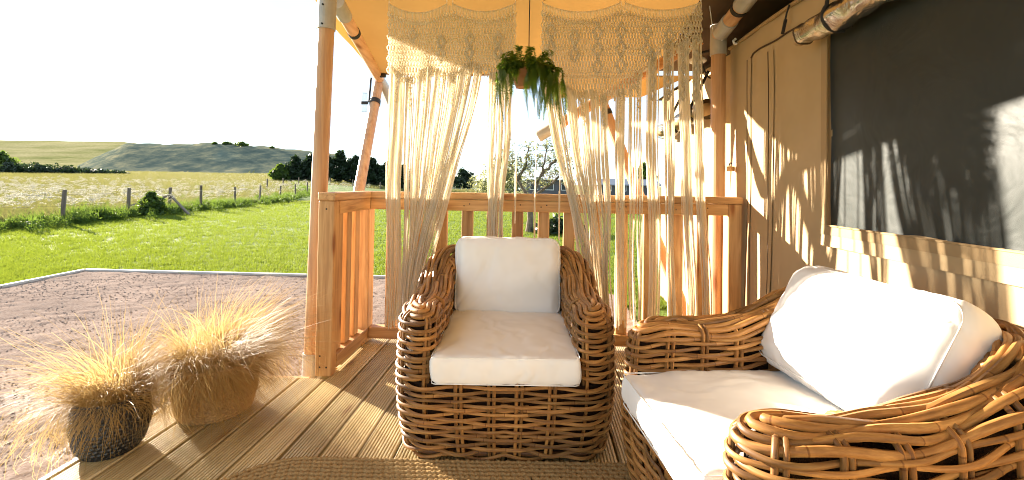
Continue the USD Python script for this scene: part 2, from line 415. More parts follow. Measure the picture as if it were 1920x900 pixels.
def smoothstep(a, b, x):
    t = np.clip((np.asarray(x, float) - a) / (b - a), 0, 1)
    return t * t * (3 - 2 * t)


# ================================================================== THE SETTING: terrain
GZ = -0.13


def relief(x, y):
    """height of the land; the porch looks along +y, land rises to hills on the left"""
    x, y = np.asarray(x, float), np.asarray(y, float)
    d = np.hypot(x, y)
    yy = np.maximum(y, 0.05 * d + 1e-6)
    q = np.clip(x / yy, -3, 3)
    left = smoothstep(-0.22, -0.5, q)
    z = GZ + left * np.maximum(np.minimum(yy, 190) - 26, 0) * 0.0215
    z = z - 0.5 * smoothstep(30, 90, yy) * (1 - left)
    e1 = np.interp(q, [-1.12, -1.04, -0.98, -0.937, -0.85, -0.73, -0.62, -0.56, -0.45, -0.3, -0.1], [0.0, 0.035, 0.063, 0.083, 0.081, 0.083, 0.077, 0.072, 0.062, 0.03, 0.0])
    e1 = e1 + 0.002 * (fbm(np.stack([q * 30, yy * 0.0, q * 0], -1), 3, 5) - 0.5) * (e1 > 0.01)
    up1 = np.clip((yy - 214) / 48, 0, 1) * 0.7 + 0.3 * smoothstep(205, 262, yy)
    base = z
    crest1 = CAM_H + e1 * 262
    z = np.where(e1 > 0.0, base + np.maximum(crest1 - base, 0) * up1, base)
    e2 = np.interp(q, [-3, -2, -1.25, -0.95, -0.7, -0.5, -0.2, 0.1], [0.075, 0.08, 0.0815, 0.081, 0.06, 0.03, 0.008, 0.0])
    up2 = smoothstep(215, 520, yy)
    crest2 = CAM_H + e2 * 520
    z2 = base + np.maximum(crest2 - base, 0) * up2 ** 1.1
    behind = smoothstep(262, 330, yy)
    z = np.maximum(z - behind * 12, z2)
    rough = (fbm(np.stack([x * 0.03, y * 0.03, x * 0], -1), 4, 3) - 0.5) * smoothstep(60, 240, d) * 1.6
    z = z + rough * smoothstep(0.0, 0.02, np.maximum(e1, e2)) * smoothstep(150, 230, yy)
    return z


th = np.radians(np.concatenate([np.linspace(-84, -55, 60), np.linspace(-54.5, 20, 190), np.linspace(21, 84, 40), np.linspace(90, 270, 40)]))
rr = np.concatenate([np.linspace(0.5, 30, 24), np.geomspace(32, 1500, 120)])
TH, RR = np.meshgrid(th, rr, indexing='ij')
GX, GY = RR * np.sin(TH), RR * np.cos(TH)
GZZ = relief(GX, GY)
GZZ = np.where(RR < 26, GZ - 0.012, GZZ)
v, f = grid(GX, GY, GZZ)
M['meadow_ground'] = mat('meadow_ground', {
    'ge': ('geometry', {}), 'n': ('noise_texture', {'scale': 0.035, 'detail': 8.0, 'roughness': 0.62}), 'n2': ('noise_texture', {'scale': 0.6, 'detail': 6.0, 'roughness': 0.7}),
    'mp': ('mapping', {'scale': (0.5, 1.6, 1)}),
    'r': ('rgb_ramp', {'ramp': [(0.30, (0.15, 0.17, 0.06)), (0.42, (0.26, 0.25, 0.11)), (0.58, (0.36, 0.32, 0.17)), (0.75, (0.42, 0.37, 0.21))]}),
    'r2': ('rgb_ramp', {'ramp': [(0.3, (0.62, 0.62, 0.58)), (0.7, (1.1, 1.1, 1.1))]}), 'mu': ('mix', {'mix_type': 'multiply', 'fac': 1.0}),
    'bp': ('bump', {'strength': 0.15, 'distance': 0.15}),
    'p': ('diffuse_bsdf', {'roughness': 0.0})},
    [('ge.position', 'mp.vector'), ('mp.vector', 'n.vector'), ('ge.position', 'n2.vector'), ('n.fac', 'r.fac'), ('n2.fac', 'r2.fac'), ('r.color', 'mu.color1'), ('r2.color', 'mu.color2'),
     ('mu.color', 'p.color'), ('n2.fac', 'bp.height'), ('bp.normal', 'p.normal')])
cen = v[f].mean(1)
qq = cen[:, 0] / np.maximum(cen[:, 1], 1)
heath = (cen[:, 1] > 208 + 8 * np.sin(qq * 37)) & (cen[:, 1] < 275) & (qq > -1.06) & (qq < -.12)  # faces of the ridge that get the shade tint
M['heath'] = mat('heath_scrub', {  # scrub and grass colours darkened and blued to carry the shade of the ridge
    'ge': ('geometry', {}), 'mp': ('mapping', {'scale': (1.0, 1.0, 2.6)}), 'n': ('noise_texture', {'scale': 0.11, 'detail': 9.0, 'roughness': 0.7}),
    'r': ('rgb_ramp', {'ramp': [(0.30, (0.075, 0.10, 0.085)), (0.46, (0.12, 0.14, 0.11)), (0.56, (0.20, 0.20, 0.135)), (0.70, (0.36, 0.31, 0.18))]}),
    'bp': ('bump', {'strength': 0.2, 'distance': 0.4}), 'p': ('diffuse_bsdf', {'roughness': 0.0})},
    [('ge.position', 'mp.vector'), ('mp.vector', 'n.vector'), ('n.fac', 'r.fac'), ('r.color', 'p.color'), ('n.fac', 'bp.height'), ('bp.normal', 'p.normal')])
def compact(v, f):
    u, inv = np.unique(f, return_inverse=True)
    return v[u], inv.reshape(f.shape)


obj('ground', compact(v, f[~heath]), 'meadow_ground', smooth=True, kind='structure')
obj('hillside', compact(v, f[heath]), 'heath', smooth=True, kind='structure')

# lawn
FENCE = [(-13.6, 4.5), (-11.9, 7.8), (-11.77, 10.79), (-12.5, 13.41), (-12.75, 15.3), (-12.9, 17.0), (-13.45, 19.8), (-13.98, 22.5), (-14.7, 25.6), (-15.5, 28.8), (-16.6, 32.5)]
lawn_poly = Polygon([(-40, -30), (-17, -6), (-14.2, 4.5), (-12.4, 7.8), (-12.1, 10.8), (-12.9, 15.3), (-14.2, 22.5), (-16, 28.8), (-22, 44), (-30, 60), (-8, 62), (30, 60), (60, 30), (60, -30)])
M['lawn'] = mat('lawn_turf', {
    'ge': ('geometry', {}), 'n': ('noise_texture', {'scale': 0.5, 'detail': 6.0, 'roughness': 0.65}), 'n2': ('noise_texture', {'scale': 22.0, 'detail': 4.0, 'roughness': 0.7}),
    'r': ('rgb_ramp', {'ramp': [(0.3, (0.06, 0.105, 0.010)), (0.5, (0.105, 0.16, 0.016)), (0.7, (0.16, 0.19, 0.03))]}),
    'r2': ('rgb_ramp', {'ramp': [(0.3, (0.55, 0.6, 0.5)), (0.65, (1.1, 1.1, 1.1))]}), 'mu': ('mix', {'mix_type': 'multiply', 'fac': 1.0}),
    'bp': ('bump', {'strength': 0.8, 'distance': 0.05}), 'p': ('principled_bsdf', {'roughness': 0.8, 'specular_ior_level': 0.2})},
    [('ge.position', 'n.vector'), ('ge.position', 'n2.vector'), ('n.fac', 'r.fac'), ('n2.fac', 'r2.fac'), ('r.color', 'mu.color1'), ('r2.color', 'mu.color2'), ('mu.color', 'p.base_color'),
     ('n2.fac', 'bp.height'), ('bp.normal', 'p.normal')])
lv, lf = trimesh.creation.triangulate_polygon(lawn_poly, engine='earcut')
lm = trimesh.Trimesh(np.column_stack([lv, np.full(len(lv), 0.0)]), lf).subdivide_to_size(3.0)
lz = relief(lm.vertices[:, 0], lm.vertices[:, 1])
lv3 = np.array(lm.vertices); lv3[:, 2] = np.where(np.hypot(lv3[:, 0], lv3[:, 1]) < 30, GZ, lz + 0.05) + 0.0
obj('lawn', (lv3, np.array(lm.faces)), 'lawn', smooth=True, kind='structure')

# gravel yard with a timber edging
GRAVEL = [(-11, -12), (-6.35, 2.6), (-5.57, 4.50), (-5.60, 5.43), (-2.78, 5.47), (0.35, 5.55), (0.9, 4.9), (0.9, -12)]
gp = Polygon(GRAVEL)
M['gravel'] = mat('pink_gravel', {
    'ge': ('geometry', {}), 'v': ('voronoi_texture', {'scale': 105.0}), 'v2': ('noise_texture', {'scale': 9.0, 'detail': 7.0, 'roughness': 0.7}), 'n': ('noise_texture', {'scale': 1.4, 'detail': 4.0}),
    'r': ('rgb_ramp', {'ramp': [(0.0, (0.215, 0.16, 0.132)), (0.5, (0.26, 0.202, 0.17)), (1.0, (0.315, 0.255, 0.22))]}), 'sep': ('separate_color', {}),
    'r2': ('rgb_ramp', {'ramp': [(0.3, (0.75, 0.75, 0.76)), (0.7, (1.1, 1.08, 1.06))]}), 'mu': ('mix', {'mix_type': 'multiply', 'fac': 1.0}),
    'bp': ('bump', {'strength': 0.3, 'distance': 0.004}), 'bp2': ('bump', {'strength': 0.2, 'distance': 0.02}), 'inv': ('math', {'math_type': 'subtract', 'value1': 1.0}),
    'p': ('diffuse_bsdf', {})},
    [('ge.position', 'v.vector'), ('ge.position', 'v2.vector'), ('ge.position', 'n.vector'), ('v.color', 'sep.color'), ('sep.r', 'r.fac'), ('n.fac', 'r2.fac'), ('r.color', 'mu.color1'), ('r2.color', 'mu.color2'),
     ('mu.color', 'p.color'), ('v.distance', 'inv.value2'), ('inv.value', 'bp.height'), ('v2.fac', 'bp2.height'), ('bp2.normal', 'bp.normal'), ('bp.normal', 'p.normal')])
gxs, gys = np.arange(-6.45, 1.0, 0.024), np.arange(0.8, 5.6, 0.024)
GXX, GYY = np.meshgrid(gxs, gys, indexing='ij')
lump = 0.016 * (fbm(np.stack([GXX * 9, GYY * 13, GXX * 0], -1), 3, 61) - 0.5) + 0.010 * (fbm(np.stack([GXX * 2.2, GYY * 3, GXX * 0 + 4], -1), 2, 62) - 0.5)
gvv, gff = grid(GXX, GYY, GZ + 0.018 + lump)
from shapely import contains_xy
gins = contains_xy(gp, gvv[:, 0], gvv[:, 1])
gff = gff[gins[gff].all(1)]
gu, ginv = np.unique(gff, return_inverse=True)
gfar, gff2 = trimesh.creation.triangulate_polygon(gp, engine='earcut')
obj('gravel', cat([(gvv[gu], ginv.reshape(gff.shape)), (np.column_stack([gfar, np.full(len(gfar), GZ - 0.002)]), gff2)]), 'gravel', smooth=True, kind='structure')
yard = thing('lawn_edging', 'pale grey timber edging strip between gravel yard and lawn', 'edging')
for a, b in zip(GRAVEL[0:5], GRAVEL[1:6]):
    obj('edging_board', beam((*a, GZ + 0.012), (*b, GZ + 0.012), 0.055, 0.06, 0.006, side=(0, 0, 1)), 'edging', yard)

# pebbles lying on the gravel, thicker near the deck
n = 20000
px_ = rng.uniform(-6.4, 0.3, n); py_ = 1.0 + 4.45 * rng.random(n) ** 1.4
ok = [gp.buffer(-0.05).contains(Point(a, b)) and not (a > -1.75 and b < 2.42) and not (a > -1.2 and b < 3.1) for a, b in zip(px_, py_)]
px_, py_ = px_[ok], py_[ok]
pebs = []
for k in range(4):
    ic = trimesh.creation.icosphere(1, 1.0)
    vv = np.array(ic.vertices) * (1 + 0.35 * (fbm(np.array(ic.vertices) * 1.3 + k * 9, 2, k)[:, None] - 0.5)) * [1, 0.8, 0.6]
    pebs.append((vv, np.array(ic.faces)))
M['peb'] = mat('pebble_stone', {'oi': ('object_info', {}), 'r': ('rgb_ramp', {'ramp': [(0, (0.20, 0.15, 0.122)), (0.4, (0.25, 0.195, 0.163)), (0.75, (0.30, 0.24, 0.205)), (1, (0.37, 0.31, 0.27))]}),
                                'p': ('diffuse_bsdf', {})}, [('oi.random', 'r.fac'), ('r.color', 'p.color')])
instancer('gravel_stones', [(m_, 'peb') for m_ in pebs], np.column_stack([px_, py_, np.full(len(px_), GZ + 0.019)]), rng.uniform(0, 6.28, len(px_)),
          rng.uniform(0.003, 0.007, len(px_)) * (1 + 0.5 * (rng.random(len(px_)) > 0.95)), label='loose pinkish grey gravel stones covering the yard beside the deck', category='gravel', kind='stuff')

# water
M['water'] = mat('lake_water', {'ge': ('geometry', {}), 'n': ('noise_texture', {'scale': 0.9, 'detail': 3.0}), 'bp': ('bump', {'strength': 0.15, 'distance': 0.1}),
                               'p': ('principled_bsdf', {'base_color': (0.06, 0.09, 0.12), 'roughness': 0.08, 'specular_ior_level': 0.5})},
                 [('ge.position', 'n.vector'), ('n.fac', 'bp.height'), ('bp.normal', 'p.normal')])
lk = Polygon([(-26, 118), (-18, 112), (-8, 114), (2, 128), (4, 200), (-4, 330), (-60, 340), (-46, 220), (-34, 150)]).buffer(6).buffer(-2)
kv, kf = trimesh.creation.triangulate_polygon(lk, engine='earcut')
obj('lake', (np.column_stack([kv, np.full(len(kv), -0.52)]), kf), 'water', kind='structure')

# ================================================================== DECK
deck = thing('deck', kind='structure')
PITCH, BW, BT = 0.1435, 0.1345, 0.028


def board_section(w, t, n=10):
    """cross-section of a grooved decking board: rounded edges, ten ridges with grooves between"""
    pts = [(-w / 2, -t), (w / 2, -t), (w / 2, -0.004), (w / 2 - 0.003, -0.0007)]
    xs = np.linspace(w / 2 - 0.0035, -w / 2 + 0.0035, n + 1)
    for a, b in zip(xs[:-1], xs[1:]):
        m_ = (a - b)
        pts += [(a - 0.0004, -0.0004), (a - 0.18 * m_, 0), (b + 0.44 * m_, 0), (b + 0.36 * m_, -0.0060), (b + 0.06 * m_, -0.0060)]
    pts += [(-w / 2 + 0.003, -0.0007), (-w / 2, -0.004)]
    return Polygon(pts)


SEC = board_section(BW, BT)
i = -9
xb = -1.6735 + 0.0 * PITCH
k = 0
while xb < 1.42:
    x0 = xb + PITCH / 2
    y1 = 2.385 if x0 < -1.17 else 3.06
    y0 = -1.2
    m_ = trimesh.creation.extrude_polygon(SEC, y1 - y0 - rng.uniform(0, 0.004), engine='earcut')
    vv = np.array(m_.vertices)
    vv = np.column_stack([vv[:, 0] + x0, y1 - vv[:, 2], vv[:, 1] + rng.uniform(-0.0008, 0.0008)])
    obj('deck_board', (vv, np.array(m_.faces)[:, ::-1]), 'deck', deck)
    xb += PITCH
    k += 1
obj('fascia_board', cbox((-1.708, -1.2, -0.125), (-1.682, 2.412, -0.001), 0.003), 'deck', deck)
obj('fascia_board', cbox((-1.681, 2.389, -0.125), (-1.19, 2.412, -0.003), 0.003), 'pine_x', deck)
obj('fascia_board', cbox((-1.189, 2.40, -0.125), (-1.166, 3.085, -0.032), 0.003), 'deck', deck)
obj('fascia_board', cbox((-1.165, 3.063, -0.125), (1.4, 3.085, -0.003), 0.003), 'pine_x', deck)
for yj in np.arange(-1.0, 3.0, 0.45):
    obj('joist', cbox((-1.68 if yj < 2.3 else -1.16, yj, -0.124), (1.4, yj + 0.045, -0.029), 0.002), 'pine_x', deck)

# ================================================================== RAILINGS
YR, XR = 2.985, -1.12          # centre lines of the back and the left railing
left_rail = thing('porch_railing', 'short side railing at the deck corner, with wide end post and few slats', 'railing', 'porch railings')
obj('end_post', cbox((-1.168, 2.408, 0.0), (-1.078, 2.470, 0.944), 0.004), 'pine_z', left_rail)
obj('handrail', cbox((-1.172, 2.404, 0.945), (-1.070, 2.930, 0.989), 0.005), 'pine_y', left_rail)
obj('top_rail', cbox((-1.100, 2.4715, 0.872), (-1.074, 2.930, 0.9435), 0.003), 'pine_y', left_rail)
obj('bottom_rail', cbox((-1.142, 2.4715, 0.025), (-1.075, 2.93, 0.098), 0.003), 'pine_y', left_rail)
for yy in (2.545, 2.672, 2.800):
    obj('baluster', cbox((-1.146, yy - 0.035, 0.0995), (-1.1015, yy + 0.035, 0.9435), 0.003), 'pine_z', left_rail)
back_rail = thing('porch_railing', 'long back railing running behind the armchair to the tent wall', 'railing', 'porch railings')
obj('corner_post', cbox((-1.168, 2.9315, 0.0), (-1.078, 3.03, 0.944), 0.004), 'pine_z', back_rail, label='square corner post where both railings meet')
obj('handrail', cbox((-1.172, 2.9315, 0.945), (1.308, 3.036, 0.989), 0.005), 'pine_x', back_rail)
obj('top_rail', cbox((-1.077, 2.940, 0.872), (1.222, 2.966, 0.9435), 0.003), 'pine_x', back_rail)
obj('bottom_rail', cbox((-1.077, 2.948, 0.025), (1.222, 3.015, 0.098), 0.003), 'pine_x', back_rail)
for xx in (-0.94, -0.775, -0.61, -0.44, -0.275, -0.11, 0.06, 0.225, 0.395, 0.565, 0.74, 0.915, 1.075):
    obj('baluster', cbox((xx - 0.0365, 2.9675, 0.0995), (xx + 0.0365, 3.010, 0.9435), 0.003), 'pine_z', back_rail)
obj('end_post', cbox((1.2235, 2.940, 0.0), (1.306, 3.03, 0.944), 0.004), 'pine_z', back_rail)

SC = [(-1.141, 2.4075, .05), (-1.105, 2.4075, .05), (-1.123, 2.4075, .90), (-1.141, 2.4075, .11)]
for p in SC:
    obj('screw', tube([np.array(p) + [0, .003, 0], np.array(p) - [0, .0012, 0]], [.0052, .0045], 10), 'black', left_rail)
for xx in (-0.94, -0.775, -0.44, -0.11, 0.06, 0.565, 0.74, 0.915, 1.075):
    for dx in (-.018, .018):
        p = np.array([xx + dx, 2.9395, .905 + .012 * (dx > 0)])
        obj('screw', tube([p + [0, .003, 0], p - [0, .0012, 0]], [.0048, .0042], 8), 'black', back_rail)

# ================================================================== PORCH FRAME: round poles, sleeves, straps
def arc_tube(c, r0, r1, n=20):
    return None


def strap(p, d, r, w, mat_='black', parent=None, name='strap'):
    p, d = np.asarray(p, float), np.asarray(d, float) / np.linalg.norm(d)
    ring = np.array([p - d * w / 2, p - d * w / 2 + d * 1e-4, p + d * w / 2 - d * 1e-4, p + d * w / 2])
    return obj(name, tube(ring, [r * 0.9, r, r, r * 0.9], 20), mat_, parent)


R_ = 0.0455
pb, pt = np.array([-1.262, 2.56, GZ]), np.array([-1.215, 2.56, 2.16])
post = thing('porch_post', 'round timber front post with grey metal foot and cap, left of the side railing', 'post')
dirp = (pt - pb) / np.linalg.norm(pt - pb)
obj('pole', pole(pb + dirp * 0.02, pt - dirp * 0.05, R_, 20, 14), 'pole', post)
obj('foot_sleeve', tube([pb, pb + dirp * 0.002, pb + dirp * 0.20, pb + dirp * 0.202], [R_ * 0.9, R_ * 1.1, R_ * 1.1, R_ * 0.95], 24), 'metal', post)
q0 = pb + dirp * ((1.925 - GZ) / dirp[2])
obj('cap_sleeve', tube([q0, q0 + dirp * 0.002, q0 + dirp * 0.22, q0 + dirp * 0.222], [R_, R_ * 1.14, R_ * 1.14, R_], 24), 'metal', post)
for a in (0.3, 1.05):
    bp_ = q0 + dirp * (0.02 + 0.11 * (a > 1))
    obj('bolt', tube([bp_ + [0.0, -R_ * 1.12, 0], bp_ + [0.0, -R_ * 1.26, 0]], [0.006, 0.005], 8), 'black', post)

ra, rb = np.array([-1.285, 2.90, 2.175]), np.array([-1.525, 4.355, 2.05])
rd = (rb - ra) / np.linalg.norm(rb - ra)
raft = thing('awning_rafter', 'round eave pole with black strap running from the front post to the leaning pole', 'pole')
obj('pole', pole(ra + rd * 0.03, rb + rd * 0.03, R_ * 0.92, 20, 10), 'pole_y', raft)
obj('end_sleeve', tube([ra - rd * 0.12, ra - rd * 0.118, ra + rd * 0.098, ra + rd * 0.10], [R_, R_ * 1.08, R_ * 1.08, R_], 24), 'metal', raft)
es = [rb + rd * 0.0 + np.array([0.0, 0.0, 0.0]), rb + np.array([0.05, 0.03, -0.09]), rb + np.array([0.11, 0.06, -0.24]), rb + np.array([0.16, 0.08, -0.37])]
obj('elbow_sleeve', tube(es, [R_ * 1.0, R_ * 1.02, R_ * 1.0, R_ * 0.98], 20), 'metal', raft)
strap(ra + rd * 0.36, rd, R_ * 1.02, 0.045, 'black', raft)
strap(rb - rd * 0.0, rd, R_ * 1.02, 0.02, 'black', raft)

la, lb = np.array([-1.345, 2.95, GZ]), np.array([-1.532, 4.33, 2.00])
ld = (lb - la) / np.linalg.norm(lb - la)
lean = thing('leaning_pole', 'slanting round timber pole outside the side railing, strapped under the eave pole', 'pole')
obj('pole', pole(la, lb, R_ * 0.98, 20, 10), 'pole', lean)
sp = la + ld * (np.linalg.norm(lb - la) * 0.905)
strap(sp, ld, R_ * 1.10, 0.05, 'black', lean)
# webbing tail and clear plastic tag by the strap
obj('webbing_tail', beam(sp + np.array([-0.055, -0.01, 0.0]), sp + np.array([-0.05, 0.02, 0.24]), 0.018, 0.004, 0.001), 'black', lean)
obj('plastic_tag', cbox(sp + np.array([-0.125, -0.01, -0.09]), sp + np.array([-0.075, 0.0, 0.09]), 0.003), 'clear_film', lean)
obj('buckle', cbox(sp + np.array([-0.13, -0.015, -0.02]), sp + np.array([-0.06, -0.011, 0.01]), 0.002), 'black', lean)

rpost = thing('porch_post', 'round timber corner post with grey cap sleeve between back railing and tent wall', 'post')
p0, p1 = np.array([1.215, 3.085, GZ]), np.array([1.209, 3.085, 2.10])
obj('pole', pole(p0, p1, R_, 20, 12), 'pole', rpost)
obj('cap_sleeve', tube([p1 - [0, 0, 0.17], p1 - [0, 0, 0.168], p1 + [0, 0, 0.03], p1 + [0, 0, 0.032]], [R_, R_ * 1.16, R_ * 1.16, R_], 24), 'metal', rpost)
obj('bolt', tube([[1.209, 3.03, 2.02], [1.209, 3.022, 2.02]], [0.009, 0.007], 8), 'white_paint', rpost)
rr_ = thing('awning_rafter', 'dark round rafter with grey sleeves along the top of the tent wall', 'pole')
a0, a1 = np.array([1.205, 3.06, 2.06]), np.array([1.205, 1.2, 2.44])
dd = (a1 - a0) / np.linalg.norm(a1 - a0)
obj('pole', pole(a0, a1, R_, 20, 10), 'pole_y', rr_)
for s0, s1 in ((0.02, 0.17), (0.33, 0.47)):
    obj('end_sleeve', tube([a0 + dd * s0, a0 + dd * (s0 + .002), a0 + dd * s1, a0 + dd * (s1 + .002)], [R_, R_ * 1.14, R_ * 1.14, R_], 24), 'metal', rr_)
strap(a0 + dd * 0.30, dd, R_ * 1.1, 0.03, 'black', rr_)

br = thing('tie_beam', 'sloping round beam with grey end cap behind the right curtain', 'beam')
b0, b1 = np.array([0.035, 3.58, 1.435]), np.array([1.30, 3.42, 2.20])
bd = (b1 - b0) / np.linalg.norm(b1 - b0)
obj('pole', pole(b0, b1, R_ * 0.9, 18, 8), 'pole_x', br)
obj('end_sleeve', tube([b0 - bd * 0.02, b0 - bd * 0.018, b0 + bd * 0.11, b0 + bd * 0.112], [R_ * .8, R_, R_, R_ * .9], 20), 'metal', br)
b2 = thing('diagonal_brace', 'diagonal timber brace seen behind the right curtain and railing', 'brace')
obj('pole', pole((0.53, 3.655, 1.71), (1.235, 3.50, -0.12), R_ * 0.9, 18, 8), 'pole', b2)
strap(np.array([0.56, 3.648, 1.63]), np.array([0.36, -0.08, -0.93]), R_ * 1.0, 0.04, 'black', b2)

# ================================================================== AWNING
def eave_y(x):
    return 3.9 + 0.35 * np.clip(-np.asarray(x, float) / 1.45, 0, 1.05)


def roof_z(y, x=0.5):
    y = np.asarray(y, float)
    ye = eave_y(x)
    ez = 2.0 + 0.2445 * (ye - 3.9)
    return np.where(y > 0.2, ez + 0.23 * (ye - y), ez + 0.23 * (ye - 0.2) - 0.23 * (0.2 - y))


aw = thing('porch_awning', 'ochre canvas awning stretched over the porch', 'awning')
xs, ys = np.linspace(-1.50, 1.02, 60), np.linspace(-2.6, 3.9, 110)
X, Y = np.meshgrid(xs, ys, indexing='ij')
Y = -2.6 + (Y + 2.6) / 6.5 * (eave_y(X) + 2.6)
sag = 0.022 * (fbm(np.stack([X * 1.6, Y * 1.3, X * 0], -1), 3, 2) - 0.5) - 0.012 * np.sin(np.clip((X + 1.50) / 2.52, 0, 1) * PI * 2) ** 2
Z = roof_z(Y, X) + sag
v, f = grid(X, Y, Z)
obj('roof_sheet', (v, f), 'awning', aw, smooth=True)
# hems
obj('front_hem', tube(np.stack([xs, Y[:, -1], Z[:, -1] - 0.004], -1), 0.010, 8), 'tent_trim', aw)
obj('side_hem', tube(np.stack([np.full_like(ys, -1.50), Y[0], Z[0] - 0.004], -1), 0.009, 8), 'tent_trim', aw)
yv = np.linspace(0.6, 4.2, 70)
Yv, Tv = np.meshgrid(yv, np.linspace(0, 1, 6), indexing='ij')
v, f = grid(-1.503 + 0.006 * np.sin(Yv * 11) * Tv, Yv, roof_z(Yv, -1.5) - 0.012 - (0.105 - 0.075 * smoothstep(3.3, 4.2, Yv)) * Tv)
obj('side_valance', (v, f), 'awning', aw, smooth=True)
# flap of canvas hanging under the right half of the far eave
xf = np.linspace(0.10, 1.62, 60)
low = np.interp(xf, [0.10, 0.16, 0.5, 0.88, 1.2, 1.5, 1.62], [1.93, 1.785, 1.78, 1.795, 1.94, 1.96, 1.965])
TT = np.linspace(0, 1, 10)
XF, T3 = np.meshgrid(xf, TT, indexing='ij')
ZF = (roof_z(3.9) - 0.012) * (1 - T3) + low[:, None] * T3
YF = 3.885 - 0.05 * T3 + 0.015 * np.sin(XF * 16) * T3
v, f = grid(XF, YF, ZF)
obj('hanging_flap', (v, f), 'awning', aw, smooth=True, label='flap of canvas hanging under the right part of the far eave')
obj('eave_clip', cbox((-1.475, 4.17, 2.035), (-1.415, 4.21, 2.07), 0.005), 'black', aw)

# ================================================================== TENT WALL
tent = thing('safari_tent', 'tan canvas safari tent wall with large dark window, right of the porch', 'tent')
XW = 1.32
ys, zs = np.linspace(-1.5, 3.16, 150), np.linspace(-0.12, 2.005, 90)
Y, Z = np.meshgrid(ys, zs, indexing='ij')


def wall_bulge(Y, Z):
    b = 0.030 * (fbm(np.stack([Y * 2.4, Z * 1.1, Y * 0], -1), 3, 21) - 0.5)
    b += 0.012 * np.sin(Y * 21 + 2.0 * Z) * smoothstep(2.15, 2.5, Y) * (fbm(np.stack([Y * 3, Z * 2, Y * 0], -1), 2, 8))
    return b


inwin = (smoothstep(2.10, 2.06, Y) * smoothstep(0.88, 0.92, Z) * smoothstep(1.80, 1.76, Z))
v, f = grid(XW + wall_bulge(Y, Z) * (1 - inwin) + 0.012 * inwin, Y, Z)
obj('wall', (v, f[:, ::-1]), 'tent', tent, smooth=True)
ys2, zs2 = np.linspace(3.158, 4.95, 50), np.linspace(-0.12, 1.98, 50)
Y, Z = np.meshgrid(ys2, zs2, indexing='ij')
v, f = grid(XW + 0.03 + wall_bulge(Y, Z) * 1.4 - 0.002, Y, Z)
obj('side_wall', (v, f[:, ::-1]), 'tent', tent, smooth=True)
Z2, X2 = np.meshgrid(np.linspace(-0.12, 1.98, 30), np.linspace(1.35, 4.5, 40), indexing='ij')
v, f = grid(X2, np.full_like(X2, 4.95) + 0.01 * np.sin(X2 * 5), Z2)
obj('end_wall', (v, f), 'tent', tent, smooth=True)
# dark space above the wall: the fly roof over the tent and the inner roof behind
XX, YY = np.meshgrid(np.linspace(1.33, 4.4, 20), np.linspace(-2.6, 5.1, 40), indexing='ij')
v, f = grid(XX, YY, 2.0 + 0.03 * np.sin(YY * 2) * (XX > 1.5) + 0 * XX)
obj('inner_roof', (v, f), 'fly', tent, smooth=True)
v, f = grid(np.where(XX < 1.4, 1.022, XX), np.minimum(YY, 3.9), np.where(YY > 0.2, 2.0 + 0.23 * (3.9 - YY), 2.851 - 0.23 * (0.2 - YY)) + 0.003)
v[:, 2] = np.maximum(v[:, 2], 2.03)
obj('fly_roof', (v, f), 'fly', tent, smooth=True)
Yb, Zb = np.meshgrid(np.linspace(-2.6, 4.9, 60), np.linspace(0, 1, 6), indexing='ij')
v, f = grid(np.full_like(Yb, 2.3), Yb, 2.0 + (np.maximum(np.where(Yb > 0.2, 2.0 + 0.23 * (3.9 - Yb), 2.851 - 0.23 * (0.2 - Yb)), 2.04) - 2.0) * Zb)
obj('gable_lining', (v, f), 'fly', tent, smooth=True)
# seams, piping and door zip
obj('wall_hem', tube(np.stack([np.full(60, XW - 0.008), np.linspace(-1.5, 3.16, 60), 2.0 + 0.003 * np.sin(np.linspace(0, 30, 60))], -1), 0.011, 8), 'tent_trim', tent)
M['seam'] = simple('dark_seam_binding', (0.07, 0.04, 0.02), 0.8)
yy_ = np.linspace(1.3, 2.86, 60)
obj('seam', tube(np.stack([XW + wall_bulge(yy_, np.full(60, 1.872)) - 0.003, yy_, np.full(60, 1.872) - 0.0 * yy_ - 0.06 * smoothstep(2.82, 2.92, yy_)], -1), 0.0055, 6), 'seam', tent)
for yv_, z1, jit in ((2.655, 1.83, 0.006), (2.905, 1.85, 0.004)):
    zz_ = np.linspace(0.0, z1, 90)
    yl = yv_ + jit * (fbm(np.stack([zz_ * 4, zz_ * 0, zz_ * 0 + yv_], -1), 2, 3) - 0.5)
    obj('door_zip', tube(np.stack([XW + wall_bulge(yl, zz_) - 0.003, yl, zz_], -1), 0.0050, 6), 'seam', tent)
    Yp, Zp = np.meshgrid(np.linspace(0, 1, 6), zz_, indexing='ij')
    Yp = yl[None, :] - 0.006 - 0.045 * Yp
    v, f = grid(XW + wall_bulge(Yp, Zp) - 0.006, Yp, Zp)
    obj('zip_flap', (v, f[:, ::-1]), 'tent', tent, smooth=True)
# window
win = obj('window', None or (lambda g: (g[0], g[1][:, ::-1]))(grid(XW + 0.004 - 0.004 * np.ones((60, 40)) - 0.006 * np.sin(np.linspace(0, PI, 60))[:, None] * np.sin(np.linspace(0, PI, 40))[None] + 0.014 * (fbm(np.stack([*np.meshgrid(np.linspace(0, 6, 60), np.linspace(0, 3, 40), indexing='ij'), np.zeros((60, 40))], -1), 3, 4) - 0.5),
          *np.meshgrid(np.linspace(0.2, 2.105, 60), np.linspace(0.885, 1.82, 40), indexing='ij'))), 'window_mesh', tent, smooth=True)
def flatstrip(y0, y1, z0, z1, t, name, m_, n=80):
    Yq, Zq = np.meshgrid(np.linspace(y0, y1, n), np.linspace(z0, z1, 6), indexing='ij')
    v, f = grid(XW - t + 0.25 * wall_bulge(Yq, Zq), Yq, Zq)
    return obj(name, (v, f[:, ::-1]), m_, tent, smooth=True)
